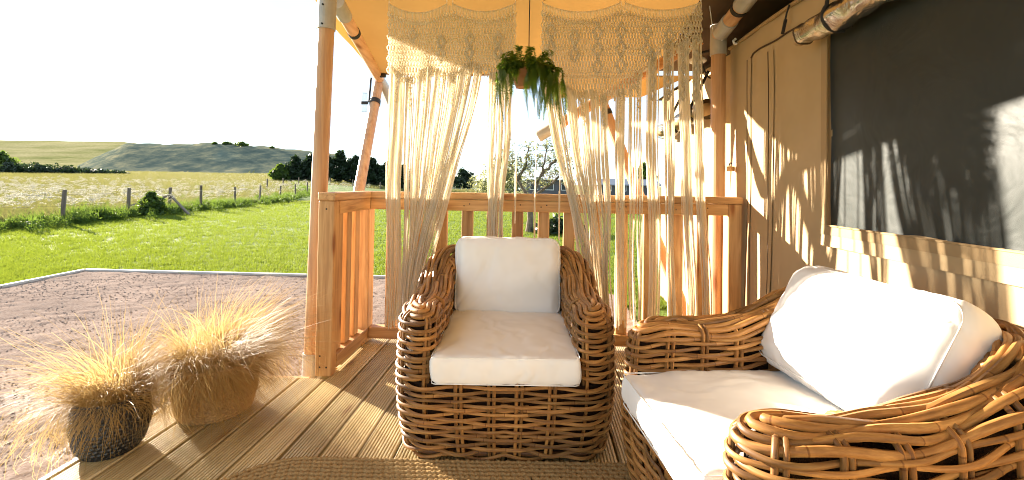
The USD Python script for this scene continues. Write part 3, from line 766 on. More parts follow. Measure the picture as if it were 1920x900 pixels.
flatstrip(0.1, 2.150, 0.846, 0.890, 0.016, 'window_binding', 'tent_trim')
flatstrip(0.1, 2.155, 0.795, 0.845, 0.013, 'window_binding', 'tent')
flatstrip(2.106, 2.150, 0.891, 1.80, 0.016, 'window_binding', 'tent_trim')
obj('window_piping', tube([(XW - 0.016, y_, 0.888) for y_ in np.linspace(0.1, 2.108, 40)], 0.004, 6), 'tent_trim', tent)
obj('window_piping', tube([(XW - 0.016, 2.107, z_) for z_ in np.linspace(0.888, 1.8, 20)], 0.004, 6), 'tent_trim', tent)

# rolled clear window cover, held by a black loop
roll = thing('rolled_window_cover', 'rolled clear plastic and canvas window cover strapped above the dark window', 'window cover')
yr = np.linspace(2.185, 0.7, 70)
rad = 0.054 + 0.006 * np.sin(yr * 17) + 0.004 * np.sin(yr * 43)
cx_ = XW - 0.075
P = np.stack([cx_ + 0.004 * np.sin(yr * 9), yr, 1.775 + 0.012 * np.sin((yr - 1.95) * 5) ** 2 - 0.01], -1)
obj('canvas_core', tube(np.vstack([P[0] + [0, 0.045, -0.012], P[:-1]]), np.r_[0.036, np.full(69, 0.038)], 20), 'tent', roll, smooth=True)
# spiral of clear film
ns = 70
V = []
turns = np.linspace(0, 2 * PI * 1.9, 60)
for k_ in range(ns):
    rs_ = rad[k_] * (0.80 + 0.22 * turns / turns[-1])
    rs_ = rs_ * (1 + 0.05 * np.sin(5 * turns + 3 * k_ / 8))
    V.append(np.stack([P[k_, 0] + rs_ * np.cos(turns), np.full(60, yr[k_]), P[k_, 2] + rs_ * np.sin(turns)], -1))
V = np.array(V)
v, f = grid(V[..., 0], V[..., 1], V[..., 2])
obj('clear_film', (v, f), 'clear_film', roll, smooth=True)
obj('film_edge', tube(V[0], 0.0035, 6), 'fly', roll)
tt = np.linspace(-0.25 * PI, 1.6 * PI, 30)
obj('loop', tube(np.stack([cx_ + 0.066 * np.cos(tt), np.full(30, 1.935), 1.768 + 0.066 * np.sin(tt) + 0.05 * (np.sin(tt) > 0.7)], -1), 0.008, 8), 'black', roll)
brk = thing('wall_peg', 'small wooden peg fixed to the tent wall above the railing end', 'peg')
obj('peg', beam((1.31, 3.085, 1.175), (1.255, 3.02, 1.172), 0.032, 0.026, 0.003, side=(0, 0, 1)), 'pine_x', brk)
obj('hook', tube([(1.262, 3.03, 1.190), (1.262, 3.025, 1.205), (1.268, 3.02, 1.212), (1.275, 3.02, 1.206)], 0.004, 6), 'black', brk)

# rolled side blind hanging outside, beyond the railing on the right
blind = thing('rolled_side_blind', 'rolled plastic blind with black straps outside the tent, right of the curtain strands', 'blind')
yb = np.linspace(3.35, 4.55, 40)
PB = np.stack([1.235 + 0.0 * yb, yb, 1.60 + 0.02 * np.sin(yb * 4)], -1)
obj('canvas_core', tube(PB, 0.045, 16), 'tent_trim', blind, smooth=True)
obj('clear_film', tube(PB, 0.068 + 0.008 * np.sin(yb * 23), 16, caps=False), 'clear_film', blind, smooth=True)
for y_ in (3.5, 4.0):
    obj('strap', tube([(1.225, y_, 1.52), (1.165, y_, 1.58), (1.17, y_, 1.66), (1.24, y_, 1.80), (1.30, y_, 1.93)], 0.011, 8, flat=0.35), 'black', blind)
# cable along the eave by the corner post
cab = thing('cable', 'thin black cable looping down beside the corner post sleeve', 'cable')
tt = np.linspace(0, 1, 30)
obj('wire', tube(np.stack([1.10 + 0.16 * tt, np.full(30, 3.15), 1.98 - 0.16 * np.sin(tt * PI) - 0.05 * tt], -1), 0.006, 6), 'black', cab)
wl = thing('wall_light', 'small white outdoor lamp under the eave beside the corner post', 'lamp')
lathe_v, lathe_f = lathe([(0.0, 0.03), (0.03, 0.028), (0.055, 0.012), (0.062, 0.0), (0.05, -0.012), (0.0, -0.02)], 20, (1.12, 3.22, 1.93))
obj('shade', (lathe_v, lathe_f), 'white_paint', wl, smooth=True)
obj('bracket', tube([(1.12, 3.22, 1.95), (1.15, 3.22, 1.99), (1.21, 3.20, 2.0)], 0.009, 8), 'black', wl)
clip = thing('toggle', 'black toggle hanging from the hem at the top of the tent wall', 'toggle')
obj('toggle_bar', beam((XW - 0.03, 2.42, 1.93), (XW - 0.025, 2.46, 1.865), 0.016, 0.010, 0.002), 'black', clip)
obj('toggle_cord', tube([(XW - 0.02, 2.405, 2.0), (XW - 0.03, 2.41, 1.96), (XW - 0.03, 2.425, 1.925)], 0.005, 6), 'black', clip)
clip2 = thing('hook_eye', 'white hook holding the eave cord beside the corner post cap', 'hook')
obj('eye', tube([(1.285, 3.0, 2.015), (1.27, 3.0, 2.0), (1.275, 3.0, 1.985), (1.292, 3.0, 1.98)], 0.008, 8), 'white_paint', clip2)
obj('cord', tube([(1.10, 2.97, 2.26), (1.115, 2.97, 2.16), (1.13, 2.98, 2.07)], 0.003, 6), 'white_paint', clip2)

# ================================================================== RATTAN ARMCHAIR
def resample(ring, step=None, n=None, start=(0, 10)):
    c = np.array(ring.exterior.coords if hasattr(ring, 'exterior') else ring.coords)[:-1]
    if Polygon(c).exterior.is_ccw is False:
        c = c[::-1]
    # start at the middle of the back
    best = int(np.argmax(c[:, 1] * 10 - np.abs(c[:, 0])))
    ls = LineString(np.vstack([c, c[:1]]))
    s_start = ls.project(Point(0, c[:, 1].max()))
    L = ls.length
    n = n or max(24, int(L / step))
    s = (s_start + np.arange(n) * L / n) % L
    pts = np.array([ls.interpolate(a).coords[0] for a in s])
    T = np.roll(pts, -1, 0) - np.roll(pts, 1, 0)
    T /= np.linalg.norm(T, axis=1, keepdims=True)
    N = np.column_stack([T[:, 1], -T[:, 0]])      # outward for a CCW ring
    return pts, N, np.arange(n) * L / n, L


HW, HD = 0.432, 0.44
outer = sbox(-HW + .15, -HD + .15, HW - .15, HD - .15).buffer(.15, 12)
outer = outer.intersection(sbox(-HW + .27, -HD - .6 + .27, HW - .27, HD - .27).buffer(.27, 16))
well = sbox(-HW + .15 + .1, -1.2, HW - .15 - .1, HD - .165 - .1).buffer(.1, 10)
ushape = outer.difference(well).buffer(-.052, 10).buffer(.052, 10)
Z_SEAT, Z_ARM = 0.300, 0.535


def warp(P):
    P = np.array(P, float)
    z = P[:, 2]
    s = np.where(z < 0.3, 1 - 0.085 * (np.clip(0.3 - z, 0, 1) / 0.3) ** 2, 1 - 0.03 * (np.clip(z - 0.3, 0, 1) / 0.27) ** 2)
    ztop = Z_ARM + 0.012 * smoothstep(-.44, -.3, P[:, 1]) + 0.135 * smoothstep(-.10, .36, P[:, 1])
    g = (ztop - Z_SEAT) / (Z_ARM - Z_SEAT)
    P[:, 2] = np.where(z > Z_SEAT, Z_SEAT + (z - Z_SEAT) * g, z)
    P[:, 0] *= s; P[:, 1] *= s
    return P


def make_chair(name, **kw):
    t = thing(name, **kw)
    r_ = np.random.default_rng(5)
    SP = 0.126
    rows = []
    for k in range(17):
        rows.append((outer, 0.020 + 0.0167 * k, 0.0, 0.0067, 0.0092, k, 0))
    for k in range(13):
        rows.append((ushape, 0.306 + 0.0168 * k, 0.0, 0.0071, 0.0092, k + 17, 0))
    for k, (tt_, zz) in enumerate(((0.006, 0.522), (0.022, 0.535), (0.038, 0.543), (0.054, 0.548), (0.068, 0.549))):
        rows.append((ushape.buffer(-tt_, 8), zz, 0.007, 0.0094, 0.006, k, 1))
    for ring, z, va, rad, amp, k, top in rows:
        pts, N, s, L = resample(ring, step=0.0105)
        n = len(pts)
        sp = np.minimum(s, L - s)
        if top:
            period = SP * 1.35
            ph = np.cos(PI * sp / period + k * PI * 0.66)
            off = amp * np.cos(PI * sp / period + k * PI * 0.66 + 1.2)
            zoff = va * ph + (r_.random() - .5) * .004
        else:
            ph = np.cos(PI * sp / SP + k * PI)
            off = amp * ph
            zoff = 0.0035 * np.sin(PI * sp / SP * 0.5 + k * 2.1) + 0.0025 * (noise(np.stack([s * 9, s * 0, s * 0 + k * 3.3], -1), 4) - .5)
            if z < 0.05:
                zoff = zoff + 0.009 * np.sin(PI * sp / SP + k * PI * .5)
                off = off + 0.003
        P = np.column_stack([pts + N * off[:, None], np.full(n, z) + zoff])
        # the row is made of several canes whose ends tuck inwards
        cuts = 3 if top else (3 if L < 3.5 else 4)
        c0 = r_.random() * L
        cl = np.sort((c0 + (np.arange(cuts) + r_.uniform(-.2, .2, cuts)) * L / cuts) % L)
        for ci in range(cuts):
            sa, sb = cl[ci] - 0.05, (cl[(ci + 1) % cuts] + (L if ci == cuts - 1 else 0)) + 0.05
            ii = np.arange(int(round(sa / L * n)), int(round(sb / L * n)) + 1)
            Q = P[ii % n].copy()
            sl = (ii / n * L)
            tuck = smoothstep(0.055, 0.0, sl - sl[0]) + smoothstep(0.055, 0.0, sl[-1] - sl)
            Q[:, :2] -= N[ii % n] * (tuck * 0.012)[:, None]
            Q[:, 2] -= tuck * (0.006 if top else 0.0)
            rr0 = rad * r_.uniform(0.86, 1.12)
            node = (sl * 4.3 / 1.0 + r_.random()) % 1.0
            rr1 = rr0 * (1 + 0.06 * np.exp(-((node - .5) / .04) ** 2)) * (1 - 0.15 * tuck)
            V, F, UV = tube(warp(Q), rr1, 8 if top else 6, True, True)
            obj('rattan_cane', (V, F), 'rattan', t, smooth=True, uv=UV)
    # dark core added inside the wall so the cane gaps read as shade
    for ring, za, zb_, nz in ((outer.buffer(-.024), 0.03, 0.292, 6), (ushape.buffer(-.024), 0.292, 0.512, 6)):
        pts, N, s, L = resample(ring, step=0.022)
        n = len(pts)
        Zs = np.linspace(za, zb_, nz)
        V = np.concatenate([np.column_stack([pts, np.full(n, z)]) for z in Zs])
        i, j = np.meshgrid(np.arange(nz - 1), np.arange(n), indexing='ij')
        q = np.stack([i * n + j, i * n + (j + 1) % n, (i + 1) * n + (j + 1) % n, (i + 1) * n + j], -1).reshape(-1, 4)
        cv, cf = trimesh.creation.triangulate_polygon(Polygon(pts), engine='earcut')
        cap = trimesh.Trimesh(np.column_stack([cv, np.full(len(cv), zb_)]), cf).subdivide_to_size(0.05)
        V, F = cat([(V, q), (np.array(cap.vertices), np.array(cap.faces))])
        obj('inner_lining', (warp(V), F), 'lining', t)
    # stakes in pairs, bent over at the top
    for ring, zlo, zhi, bend, tag in ((ushape, 0.02, 0.512, True, 'u'), (outer, 0.02, 0.306, False, 'o')):
        pts, N, s, L = resample(ring, step=0.004)
        half = L / 2
        ks = np.arange(0, int(half / SP) + 1) * SP
        ss = np.unique(np.round(np.concatenate([ks, L - ks]) % L, 5))
        for s0 in ss:
            for dlt in (-0.0095, 0.0095):
                idx = int(round(((s0 + dlt) % L) / L * len(pts))) % len(pts)
                p, nn = pts[idx], N[idx]
                inner = (abs(p[0]) < HW - .12) and (p[1] < HD - .13) and p[1] > -HD + .06
                front = p[1] < -HD + .06 and abs(p[0]) < HW - .17
                if tag == 'o' and not (p[1] < -HD + .10 and abs(p[0]) < HW - .165):
                    continue
                z0 = Z_SEAT - 0.02 if (tag == 'u' and (inner or front)) else zlo
                zz = np.linspace(z0, zhi, 16)
                Q = np.column_stack([np.repeat(p[None], 16, 0), zz])
                if bend:
                    a = np.linspace(0.15, PI / 2, 7)
                    arc = np.column_stack([p - nn * (0.052 * (1 - np.cos(a)))[:, None], zhi + 0.030 * np.sin(a)])
                    Q = np.vstack([Q, arc])
                V, F, UV = tube(warp(Q), 0.0066 * r_.uniform(.9, 1.1), 6, True, True)
                obj('rattan_stake', (V, F), 'rattan', t, smooth=True, uv=UV)
    # seat deck and base ring of the frame
    m_ = extrude(outer.buffer(-.045), 0.284, 0.296)
    obj('seat_panel', (warp(m_[0]), m_[1]), 'rattan_dark', t)
    pts, N, s, L = resample(outer.buffer(-0.02), step=0.03)
    V, F = tube(np.column_stack([np.vstack([pts, pts[:1]]), np.full(len(pts) + 1, 0.020)]), 0.012, 8)
    obj('base_ring', (warp(V), F), 'rattan_dark', t, smooth=True)
    for fx in (-1, 1):
        for fy in (-1, 1):
            obj('foot', lathe([(0.0, 0.0), (0.018, 0.0), (0.022, 0.006), (0.022, 0.028), (0.0, 0.028)], 14, (fx * .30, fy * .30, 0.0)), 'black', t)
    return t


C1, A1 = (-0.122, 2.145, 0.0), 3.0
C2, A2 = (0.800, 1.370, 0.004), -82.5
ch1 = make_chair('rattan_armchair', label='woven rattan armchair facing the camera in front of the curtains', category='armchair', group='rattan armchairs on the deck', loc=C1, rz=A1)
ch2 = copy_of(ch1, C2, A2, label='woven rattan armchair in the right foreground, its back along the tent wall', category='armchair', group='rattan armchairs on the deck')


# ================================================================== CUSHIONS
def cushion(w, d, h, r, crown, seed, wr=0.006, dent=0.0, res=0.011):
    m_ = trimesh.creation.box((w, d, h))
    nx, ny, nz = int(w / res), int(d / res), max(4, int(h / res))
    # six gridded faces
    parts = []
    for axis in range(3):
        for sgn in (-1, 1):
            o = [a for a in range(3) if a != axis]
            na, nb = [(nx, ny, nz)[a] for a in o]
            A, B = np.meshgrid(np.linspace(-.5, .5, na + 1), np.linspace(-.5, .5, nb + 1), indexing='ij')
            XYZ = [None] * 3
            XYZ[axis] = np.full_like(A, sgn * .5); XYZ[o[0]] = A; XYZ[o[1]] = B
            v, f = grid(*XYZ)
            flip = (sgn > 0) ^ (axis == 1)
            parts.append((v, f if flip else f[:, ::-1]))
    v, f = cat(parts)
    tm = trimesh.Trimesh(v, f, process=False)
    tm.merge_vertices(digits_vertex=6)
    v, f = np.array(tm.vertices) * [w, d, h], np.array(tm.faces)
    half = np.array([w, d, h]) / 2
    c = np.clip(v, -half + r, half - r)
    dlt = v - c
    ln = np.linalg.norm(dlt, axis=1, keepdims=True)
    nrm = np.where(ln > 1e-9, dlt / np.maximum(ln, 1e-9), 0)
    v = c + nrm * r
    u_, w_ = v[:, 0] / (w / 2), v[:, 1] / (d / 2)
    dome_ = np.clip(1 - np.abs(u_) ** 2.6, 0, 1) * np.clip(1 - np.abs(w_) ** 2.6, 0, 1)
    up_ = v[:, 2] / (h / 2)
    v[:, 2] += crown * dome_ * up_
    sid = np.clip(1 - np.abs(up_) ** 2, 0, 1)
    v[:, 0] += 0.010 * sid * np.sign(u_) * np.clip(np.abs(u_), 0, 1) ** 6
    v[:, 1] += 0.010 * sid * np.sign(w_) * np.clip(np.abs(w_), 0, 1) ** 6
    # wrinkles: folds running from the corners and across the middle
    q = v * 1.0
    warpn = fbm(q * 5 + seed, 3, seed) - .5
    folds = np.abs(fbm(np.stack([q[:, 0] * 7 + warpn * 3.0, q[:, 1] * 2.2, q[:, 2] * 2], -1) + seed * 3.1, 3, seed + 7) - 0.5)
    folds = np.clip(0.12 - folds, 0, 1) / 0.12
    edge = np.maximum(np.abs(u_), np.abs(w_))
    crease = np.abs(fbm(np.stack([(q[:, 0] + q[:, 1]) * 10, (q[:, 0] - q[:, 1]) * 3.5, q[:, 2] * 3], -1) + 5.5 * seed, 3, seed + 2) - .5)
    crease = np.clip(0.09 - crease, 0, 1) / 0.09 * smoothstep(.45, .95, edge)
    dn = (fbm(q * 6 + seed * 2.0, 3, seed + 3) - .5) * 0.012 - folds * wr * (0.5 + 0.5 * fbm(q * 3 + seed, 2, seed)) - crease * wr * 0.45
    nr = trimesh.Trimesh(v, f, process=False).vertex_normals
    v = v + nr * dn[:, None]
    return v, f


def seam_loop(w, d, z, r, out=0.0, n=160):
    pl = sbox(-w / 2 + r, -d / 2 + r, w / 2 - r, d / 2 - r).buffer(r + out, 10)
    ls = pl.exterior
    return np.array([(*ls.interpolate(a).coords[0], z) for a in np.linspace(0, ls.length, n)])


def rotm(ax, deg):
    return trimesh.transformations.rotation_matrix(math.radians(deg), ax)[:3, :3]


def put_cushions(C, A, labels, grp, back_kw, seat_seed):
    Rz = rotm([0, 0, 1], A)
    ca, sa = math.cos(math.radians(A)), math.sin(math.radians(A))

    def place(name, label, mesh_, local, tilt, piping):
        o = np.array([ca * local[0] - sa * local[1], sa * local[0] + ca * local[1], local[2]]) + np.array(C)
        th_ = thing(name, label, 'cushion', 'cushions of the armchairs', loc=o, rz=A)
        Rt = rotm([1, 0, 0], tilt)
        obj('cover', (mesh_[0] @ Rt.T, mesh_[1]), 'cushion', th_, smooth=True)
        for q in piping:
            obj('piping', tube(q @ Rt.T, 0.0020, 6, caps=False), 'cushion', th_, smooth=True)

    sw, sd, shh = 0.555, 0.75, 0.112
    sm = cushion(sw, sd, shh, 0.020, 0.012, seat_seed, 0.0085)
    place('seat_cushion', labels[0], sm, (0.0, -HD + sd / 2 - 0.022, 0.302 + shh / 2), 0,
          [seam_loop(sw, sd, shh / 2 - 0.008, 0.02, -0.0015), seam_loop(sw, sd, -shh / 2 + 0.008, 0.02, -0.0015)])
    bw, bh, bt = back_kw['w'], back_kw['h'], back_kw['t']
    bm = cushion(bw, bh, bt, back_kw['r'], back_kw['crown'], seat_seed + 5, back_kw.get('wr', 0.006))
    place('back_cushion', labels[1], bm, back_kw['at'], back_kw['tilt'], [seam_loop(bw, bh, bt / 2 - back_kw['r'] * 0.42, back_kw['r'], -0.185 * back_kw['r'] + 0.004)])


put_cushions(C1, A1, ('off white seat cushion lying in the middle armchair', 'off white back cushion upright in the middle armchair'), None,
             dict(w=0.535, h=0.385, t=0.145, r=0.052, crown=0.018, at=(0.0, 0.222, 0.572), tilt=77), 3)
put_cushions(C2, A2, ('white seat cushion lying in the right foreground armchair', 'plump white back cushion leaning in the right foreground armchair'), None,
             dict(w=0.59, h=0.375, t=0.175, r=0.066, crown=0.018, at=(-0.035, 0.180, 0.588), tilt=60, wr=0.007), 14)

# ================================================================== RUG
rug = thing('rug', 'braided jute rug with rounded corner at the bottom edge of the picture', 'rug')
rp = affinity.rotate(sbox(-1.12 + .3, 0.25 + .3, 1.05 - .3, 1.735 - .3).buffer(.3, 20), 2.4, origin=(0.2, 1.73))
for k in range(13):
    ins = 0.012 + 0.0225 * k
    pts, N, s, L = resample(rp.buffer(-ins, 16), step=0.006)
    keep = pts[:, 1] > 1.0
    w_ = np.abs(np.sin(s * PI / 0.019 + k * 1.3))
    P = np.column_stack([pts + N * (0.0025 * np.sin(s * PI / 0.019 + k))[:, None], 0.0075 + 0.0015 * w_ + 0.003 * (fbm(np.column_stack([pts * 5, pts[:, 0] * 0]), 2, 6) - .5)])
    P = np.vstack([P, P[:1]])
    r0 = np.append(0.0085 + 0.0032 * w_, 0.0085 + 0.0032 * w_[0])
    i0 = np.roll(np.arange(len(keep)), 0)
    obj('braid', tube(P, r0, 7, caps=False), 'jute', rug, smooth=True)
obj('rug_centre', extrude(rp.buffer(-0.295), 0.004, 0.013), 'jute', rug)

# ================================================================== MACRAME CURTAINS
ZT = 2.19


def cord_path(x0, z0, x1, z1, y0, y1, n=26, sway=0.0, seed=0):
    t = np.linspace(0, 1, n)
    e = smoothstep(0, 1, t) * 0.55 + t * 0.45
    x = x0 + (x1 - x0) * e + sway * np.sin(t * 5.5 + seed) * t
    y = y0 + (y1 - y0) * t + 0.006 * np.sin(t * 7 + seed * 1.7)
    return np.column_stack([x, y, z0 + (z1 - z0) * t])


def curtain(label, x0, x1, scallops, net_drop, groups, seed, motif):
    t = thing('macrame_curtain', label, 'curtain', 'macrame curtains')
    r_ = np.random.default_rng(seed)
    Y0 = 2.895
    W = x1 - x0

    def top_z(x):
        u = (np.asarray(x) - x0) / W
        for a, b, sag in scallops:
            pass
        z = np.full(np.shape(u), ZT)
        for a, b, sag in scallops:
            m_ = (u >= a) & (u <= b)
            q = (u - a) / (b - a)
            z = np.where(m_, ZT + 0.02 - sag * 4 * q * (1 - q), z)
        return z

    for a, b, sag in scallops:
        xs = np.linspace(x0 + a * W + .006, x0 + b * W - .006, 40)
        obj('top_cord', tube(np.column_stack([xs, np.full(40, Y0), top_z(xs)]), 0.0065, 8), 'cord', t, smooth=True)
        for xe in (xs[0], xs[-1]):
            zt_ = float(roof_z(Y0, xe))
            obj('tie_cord', tube([(xe, Y0, zt_ + 0.01), (xe, Y0, float(top_z(np.array([xe]))[0]))], 0.0035, 6), 'cord', t)
    # looped heads and a row of knots under the top cord
    n = int(W / 0.0092)
    xs = np.linspace(x0 + .006, x1 - .006, n)
    heads, knots = [], []
    for i_, x in enumerate(xs):
        z = float(top_z(np.array([x]))[0])
        heads.append(tube([(x, Y0 - .006, z + .004), (x + .001, Y0 - .008, z - .02), (x - .001, Y0 - .002, z - .046)], 0.0032, 5))
        if i_ % 2 == 0:
            for dz in (0.052, 0.070):
                sp_ = trimesh.creation.icosphere(1, 1.0)
                knots.append((np.array(sp_.vertices) * [0.0078, 0.006, 0.010] + [x + (0.0046 if dz > .06 else 0), Y0 - .003, z - dz], np.array(sp_.faces)))
    obj('looped_heads', cat(heads), 'cord', t, smooth=True)
    obj('knot_row', cat(knots), 'cord', t, smooth=True)
    # the knotted net: cords zigzag past each other and make diamonds
    net_f, net_b = [], []
    tn = np.linspace(0, 1, 58)
    for i_, x in enumerate(xs):
        u = (x - x0) / W
        zt0 = float(top_z(np.array([x]))[0]) - 0.055
        zb = net_drop(u) + 0.02 * r_.normal()
        zz = zt0 + (zb - zt0) * tn
        ph = zz / 0.036 * PI + (i_ % 2) * PI
        tri = 2 / PI * np.arcsin(np.sin(ph))
        amp = 0.0098
        y = Y0 + 0.0045 * np.cos(ph) + 0.012 * np.sin(u * 31) * tn
        P = np.column_stack([x + amp * tri, y - 0.003, zz])
        (net_f if i_ % 2 else net_b).append(tube(P, 0.0034, 5))
        P2 = np.column_stack([x + 0.004 + 0.002 * np.sin(ph * .5), y + 0.008, zz])
        net_b.append(tube(P2[::3], 0.0026, 5))
    obj('knotted_net', cat(net_f + net_b), 'cord', t, smooth=True)
    # raised diamond motifs
    for (mx, mz, mw, mh) in motif:
        ms = []
        for lay in range(2):
            a_, b_ = mw * (1 - .28 * lay), mh * (1 - .28 * lay)
            pts = np.array([(0, b_), (a_, 0), (0, -b_), (-a_, 0), (0, b_)])
            q = np.vstack([lerp(pts[i2], pts[i2 + 1], np.linspace(0, 1, 12)[:, None]) for i2 in range(4)])
            ms.append(tube(np.column_stack([mx + q[:, 0], Y0 - .007 + 0.002 * np.sin(np.arange(len(q)) * 2.2), mz + q[:, 1]]), 0.0048 + 0.0012 * np.sin(np.arange(len(q)) * 2.6), 6))
        obj('diamond_motif', cat(ms), 'cord', t, smooth=True)
    # hanging strands in bundles
    for (ua, ub, xa, xb, zb, yb, cnt, knotn, mid) in groups:
        ms = []
        cnt = int(cnt * 1.1)
        bsw, bph, bfr = r_.uniform(.005, .012), r_.uniform(0, 6.28), r_.uniform(6.5, 9.5)
        for c in range(cnt):
            u = ua + (ub - ua) * (c + .5) / cnt + r_.normal() * 0.002
            xt = x0 + u * W
            xe = xa + (xb - xa) * (c + .5) / cnt + r_.normal() * 0.004
            zt0 = net_drop(u) + 0.05
            z1 = zb + r_.uniform(-.05, .03)
            P = cord_path(xt, zt0, xe, z1, Y0 + r_.normal() * .006, yb + r_.normal() * .008, 26, r_.normal() * .006 + mid, seed + c * .3)
            tq = np.linspace(0, 1, 26)
            P[:, 0] += bsw * np.sin(tq * bfr + bph) * smoothstep(.15, .5, tq)
            P[:, 1] += 0.8 * bsw * np.cos(tq * bfr * .8 + bph) * smoothstep(.15, .5, tq)
            ms.append(tube(P, 0.0036 * r_.uniform(.85, 1.15), 5))
        # spirals of knots at the head of a bundle
        for kx in range(knotn):
            u = ua + (ub - ua) * (kx + .5) / knotn
            zt0 = net_drop(u) + 0.03
            xt = x0 + u * W
            xe = xa + (xb - xa) * (kx + .5) / knotn
            for j in range(11):
                tt = j * 0.020 / max(0.2, zt0 - zb)
                e = (smoothstep(0, 1, tt) * 0.55 + tt * 0.45)
                sp_ = trimesh.creation.icosphere(1, 1.0)
                sc_ = 1.0 if j % 2 else 0.72
                ms.append((np.array(sp_.vertices) * [0.0098 * sc_, 0.008, 0.0095] + [xt + (xe - xt) * e + (0.003 if j % 2 else -.003), Y0 - .008, zt0 - j * 0.019], np.array(sp_.faces)))
        obj('fringe_bundle', cat(ms), 'cord', t, smooth=True)
    return t


def drop_l(u):
    u = np.asarray(u)
    return 1.735 + 0.03 * np.cos(u * 19) - 0.02 * np.sin(u * 7)


def drop_r(u):
    u = np.asarray(u)
    return np.interp(u, [0, .1, .25, .45, .6, .7, .8, .9, 1.0], [1.70, 1.64, 1.60, 1.58, 1.66, 1.84, 1.90, 1.93, 1.95]) + 0.015 * np.cos(u * 40)


GL = [(0.02, 0.14, -0.925, -0.835, 0.19, 2.80, 24, 1, 0.0), (0.15, 0.22, -0.825, -0.795, 0.22, 2.80, 12, 1, 0.0),
      (0.24, 0.36, -0.800, -0.770, 0.25, 2.80, 17, 1, 0.0), (0.37, 0.47, -0.785, -0.745, 0.26, 2.79, 15, 1, 0.0),
      (0.485, 0.58, -0.770, -0.725, 0.27, 2.79, 14, 1, 0.005), (0.59, 0.68, -0.750, -0.700, 0.28, 2.78, 14, 1, 0.01),
      (0.69, 0.75, -0.730, -0.690, 0.28, 2.78, 10, 1, 0.01),
      (0.80, 0.86, -0.300, -0.262, 0.69, 2.86, 10, 1, 0.0), (0.875, 0.925, -0.265, -0.235, 0.68, 2.86, 10, 0, 0.0), (0.93, 0.985, -0.232, -0.195, 0.69, 2.86, 11, 1, 0.0)]
GR = [(0.01, 0.06, 0.33, 0.365, 0.30, 2.80, 10, 0, 0.0), (0.065, 0.13, 0.35, 0.395, 0.27, 2.80, 11, 1, 0.0), (0.15, 0.22, 0.375, 0.42, 0.26, 2.80, 12, 0, 0.0),
      (0.235, 0.30, 0.40, 0.445, 0.25, 2.80, 12, 1, 0.0), (0.31, 0.365, 0.43, 0.465, 0.25, 2.80, 9, 0, 0.0), (0.375, 0.42, 0.445, 0.475, 0.25, 2.80, 8, 1, 0.0),
      (0.47, 0.53, 0.505, 0.560, 0.20, 2.86, 11, 1, 0.0), (0.55, 0.575, 0.60, 0.615, 0.20, 2.88, 4, 0, 0.006), (0.585, 0.635, 0.63, 0.67, 0.20, 2.88, 6, 1, 0.01),
      (0.665, 0.735, 0.715, 0.775, 0.22, 2.88, 13, 0, 0.0), (0.765, 0.825, 0.830, 0.885, 0.23, 2.88, 12, 0, 0.0), (0.855, 0.92, 0.955, 1.005, 0.24, 2.88, 13, 0, 0.0), (0.94, 0.995, 1.035, 1.095, 0.25, 2.88, 12, 0, 0.0)]
mot_r = [(0.03 + 1.0 * a, z, 0.034, 0.058) for a, z in ((0.06, 2.03), (0.06, 1.92), (0.21, 1.99), (0.21, 1.88), (0.355, 2.02), (0.355, 1.91), (0.355, 1.80), (0.50, 2.03), (0.50, 1.92), (0.50, 1.81), (0.66, 2.02), (0.66, 1.91), (0.80, 2.0), (0.91, 2.04), (0.91, 1.93))]
mot_r += [(0.026 + 1.004 * u_, z_, 0.021, 0.038) for u_ in (0.70, 0.795, 0.8875, 0.9675) for z_ in np.arange(1.875, 1.62, -0.083)]
mot_l = [(-0.97 + 0.84 * a, z, 0.030, 0.050) for a, z in ((0.20, 2.0), (0.42, 1.96), (0.42, 1.87), (0.64, 1.98), (0.64, 1.89), (0.86, 1.98), (0.86, 1.89))]
curtain('cream macrame curtain left of the hanging fern, gathered to the left', -0.970, -0.137, [(0.0, 0.47, 0.062), (0.50, 1.0, 0.055)], drop_l, GL, 31, mot_l)
right_curtain = curtain('cream macrame curtain with diamond motifs right of the hanging fern', 0.026, 1.030, [(0.0, 0.50, 0.060), (0.52, 1.0, 0.050)], drop_r, GR, 47, mot_r)

# thin loose cords of the right curtain that fell away towards the gap
for xa, z0, z1, xk in ((-0.125, 1.75, 0.80, 1.12), (0.0, 1.6, 0.70, 0.98), (0.155, 1.62, 0.70, 1.0)):
    obj('loose_cord', cat([tube([(xa, 2.90, z0), (xa + .003, 2.90, (z0 + xk) / 2), (xa + .001, 2.90, z1)], 0.0032, 6),
                           tube([(xa, 2.90, xk + .012), (xa + .001, 2.90, xk), (xa + .002, 2.90, xk - .30)], [0.004, 0.0058, 0.0048], 6)]), 'cord', right_curtain)

# ================================================================== HANGING FERN
FC = np.array([-0.045, 2.56, 1.63])
fern = thing('hanging_fern', 'green fern with long drooping fronds hanging from the awning between the curtains', 'fern')
obj('hanging_pot', lathe([(0.0, -0.048), (0.040, -0.045), (0.055, -0.01), (0.072, 0.035), (0.078, 0.04), (0.078, 0.055), (0.066, 0.055), (0.062, 0.03), (0.0, 0.03)], 28, FC + [-0.03, 0, 0.01]), 'terracotta', fern, smooth=30)
obj('soil', lathe([(0.0, 0.042), (0.064, 0.04)], 20, FC + [-0.03, 0, 0.0]), 'soil', fern)
zc = float(roof_z(FC[1], FC[0]))
obj('cord', tube([FC + [0, 0, 0.16], (FC[0], FC[1], zc)], 0.0028, 6), 'black', fern)
for a in (0.4, 2.5, 4.6):
    obj('cord', tube([FC + [-0.03 + 0.074 * math.cos(a), 0.074 * math.sin(a), 0.06], FC + [0, 0, 0.165]], 0.002, 5), 'black', fern)
rf = np.random.default_rng(77)


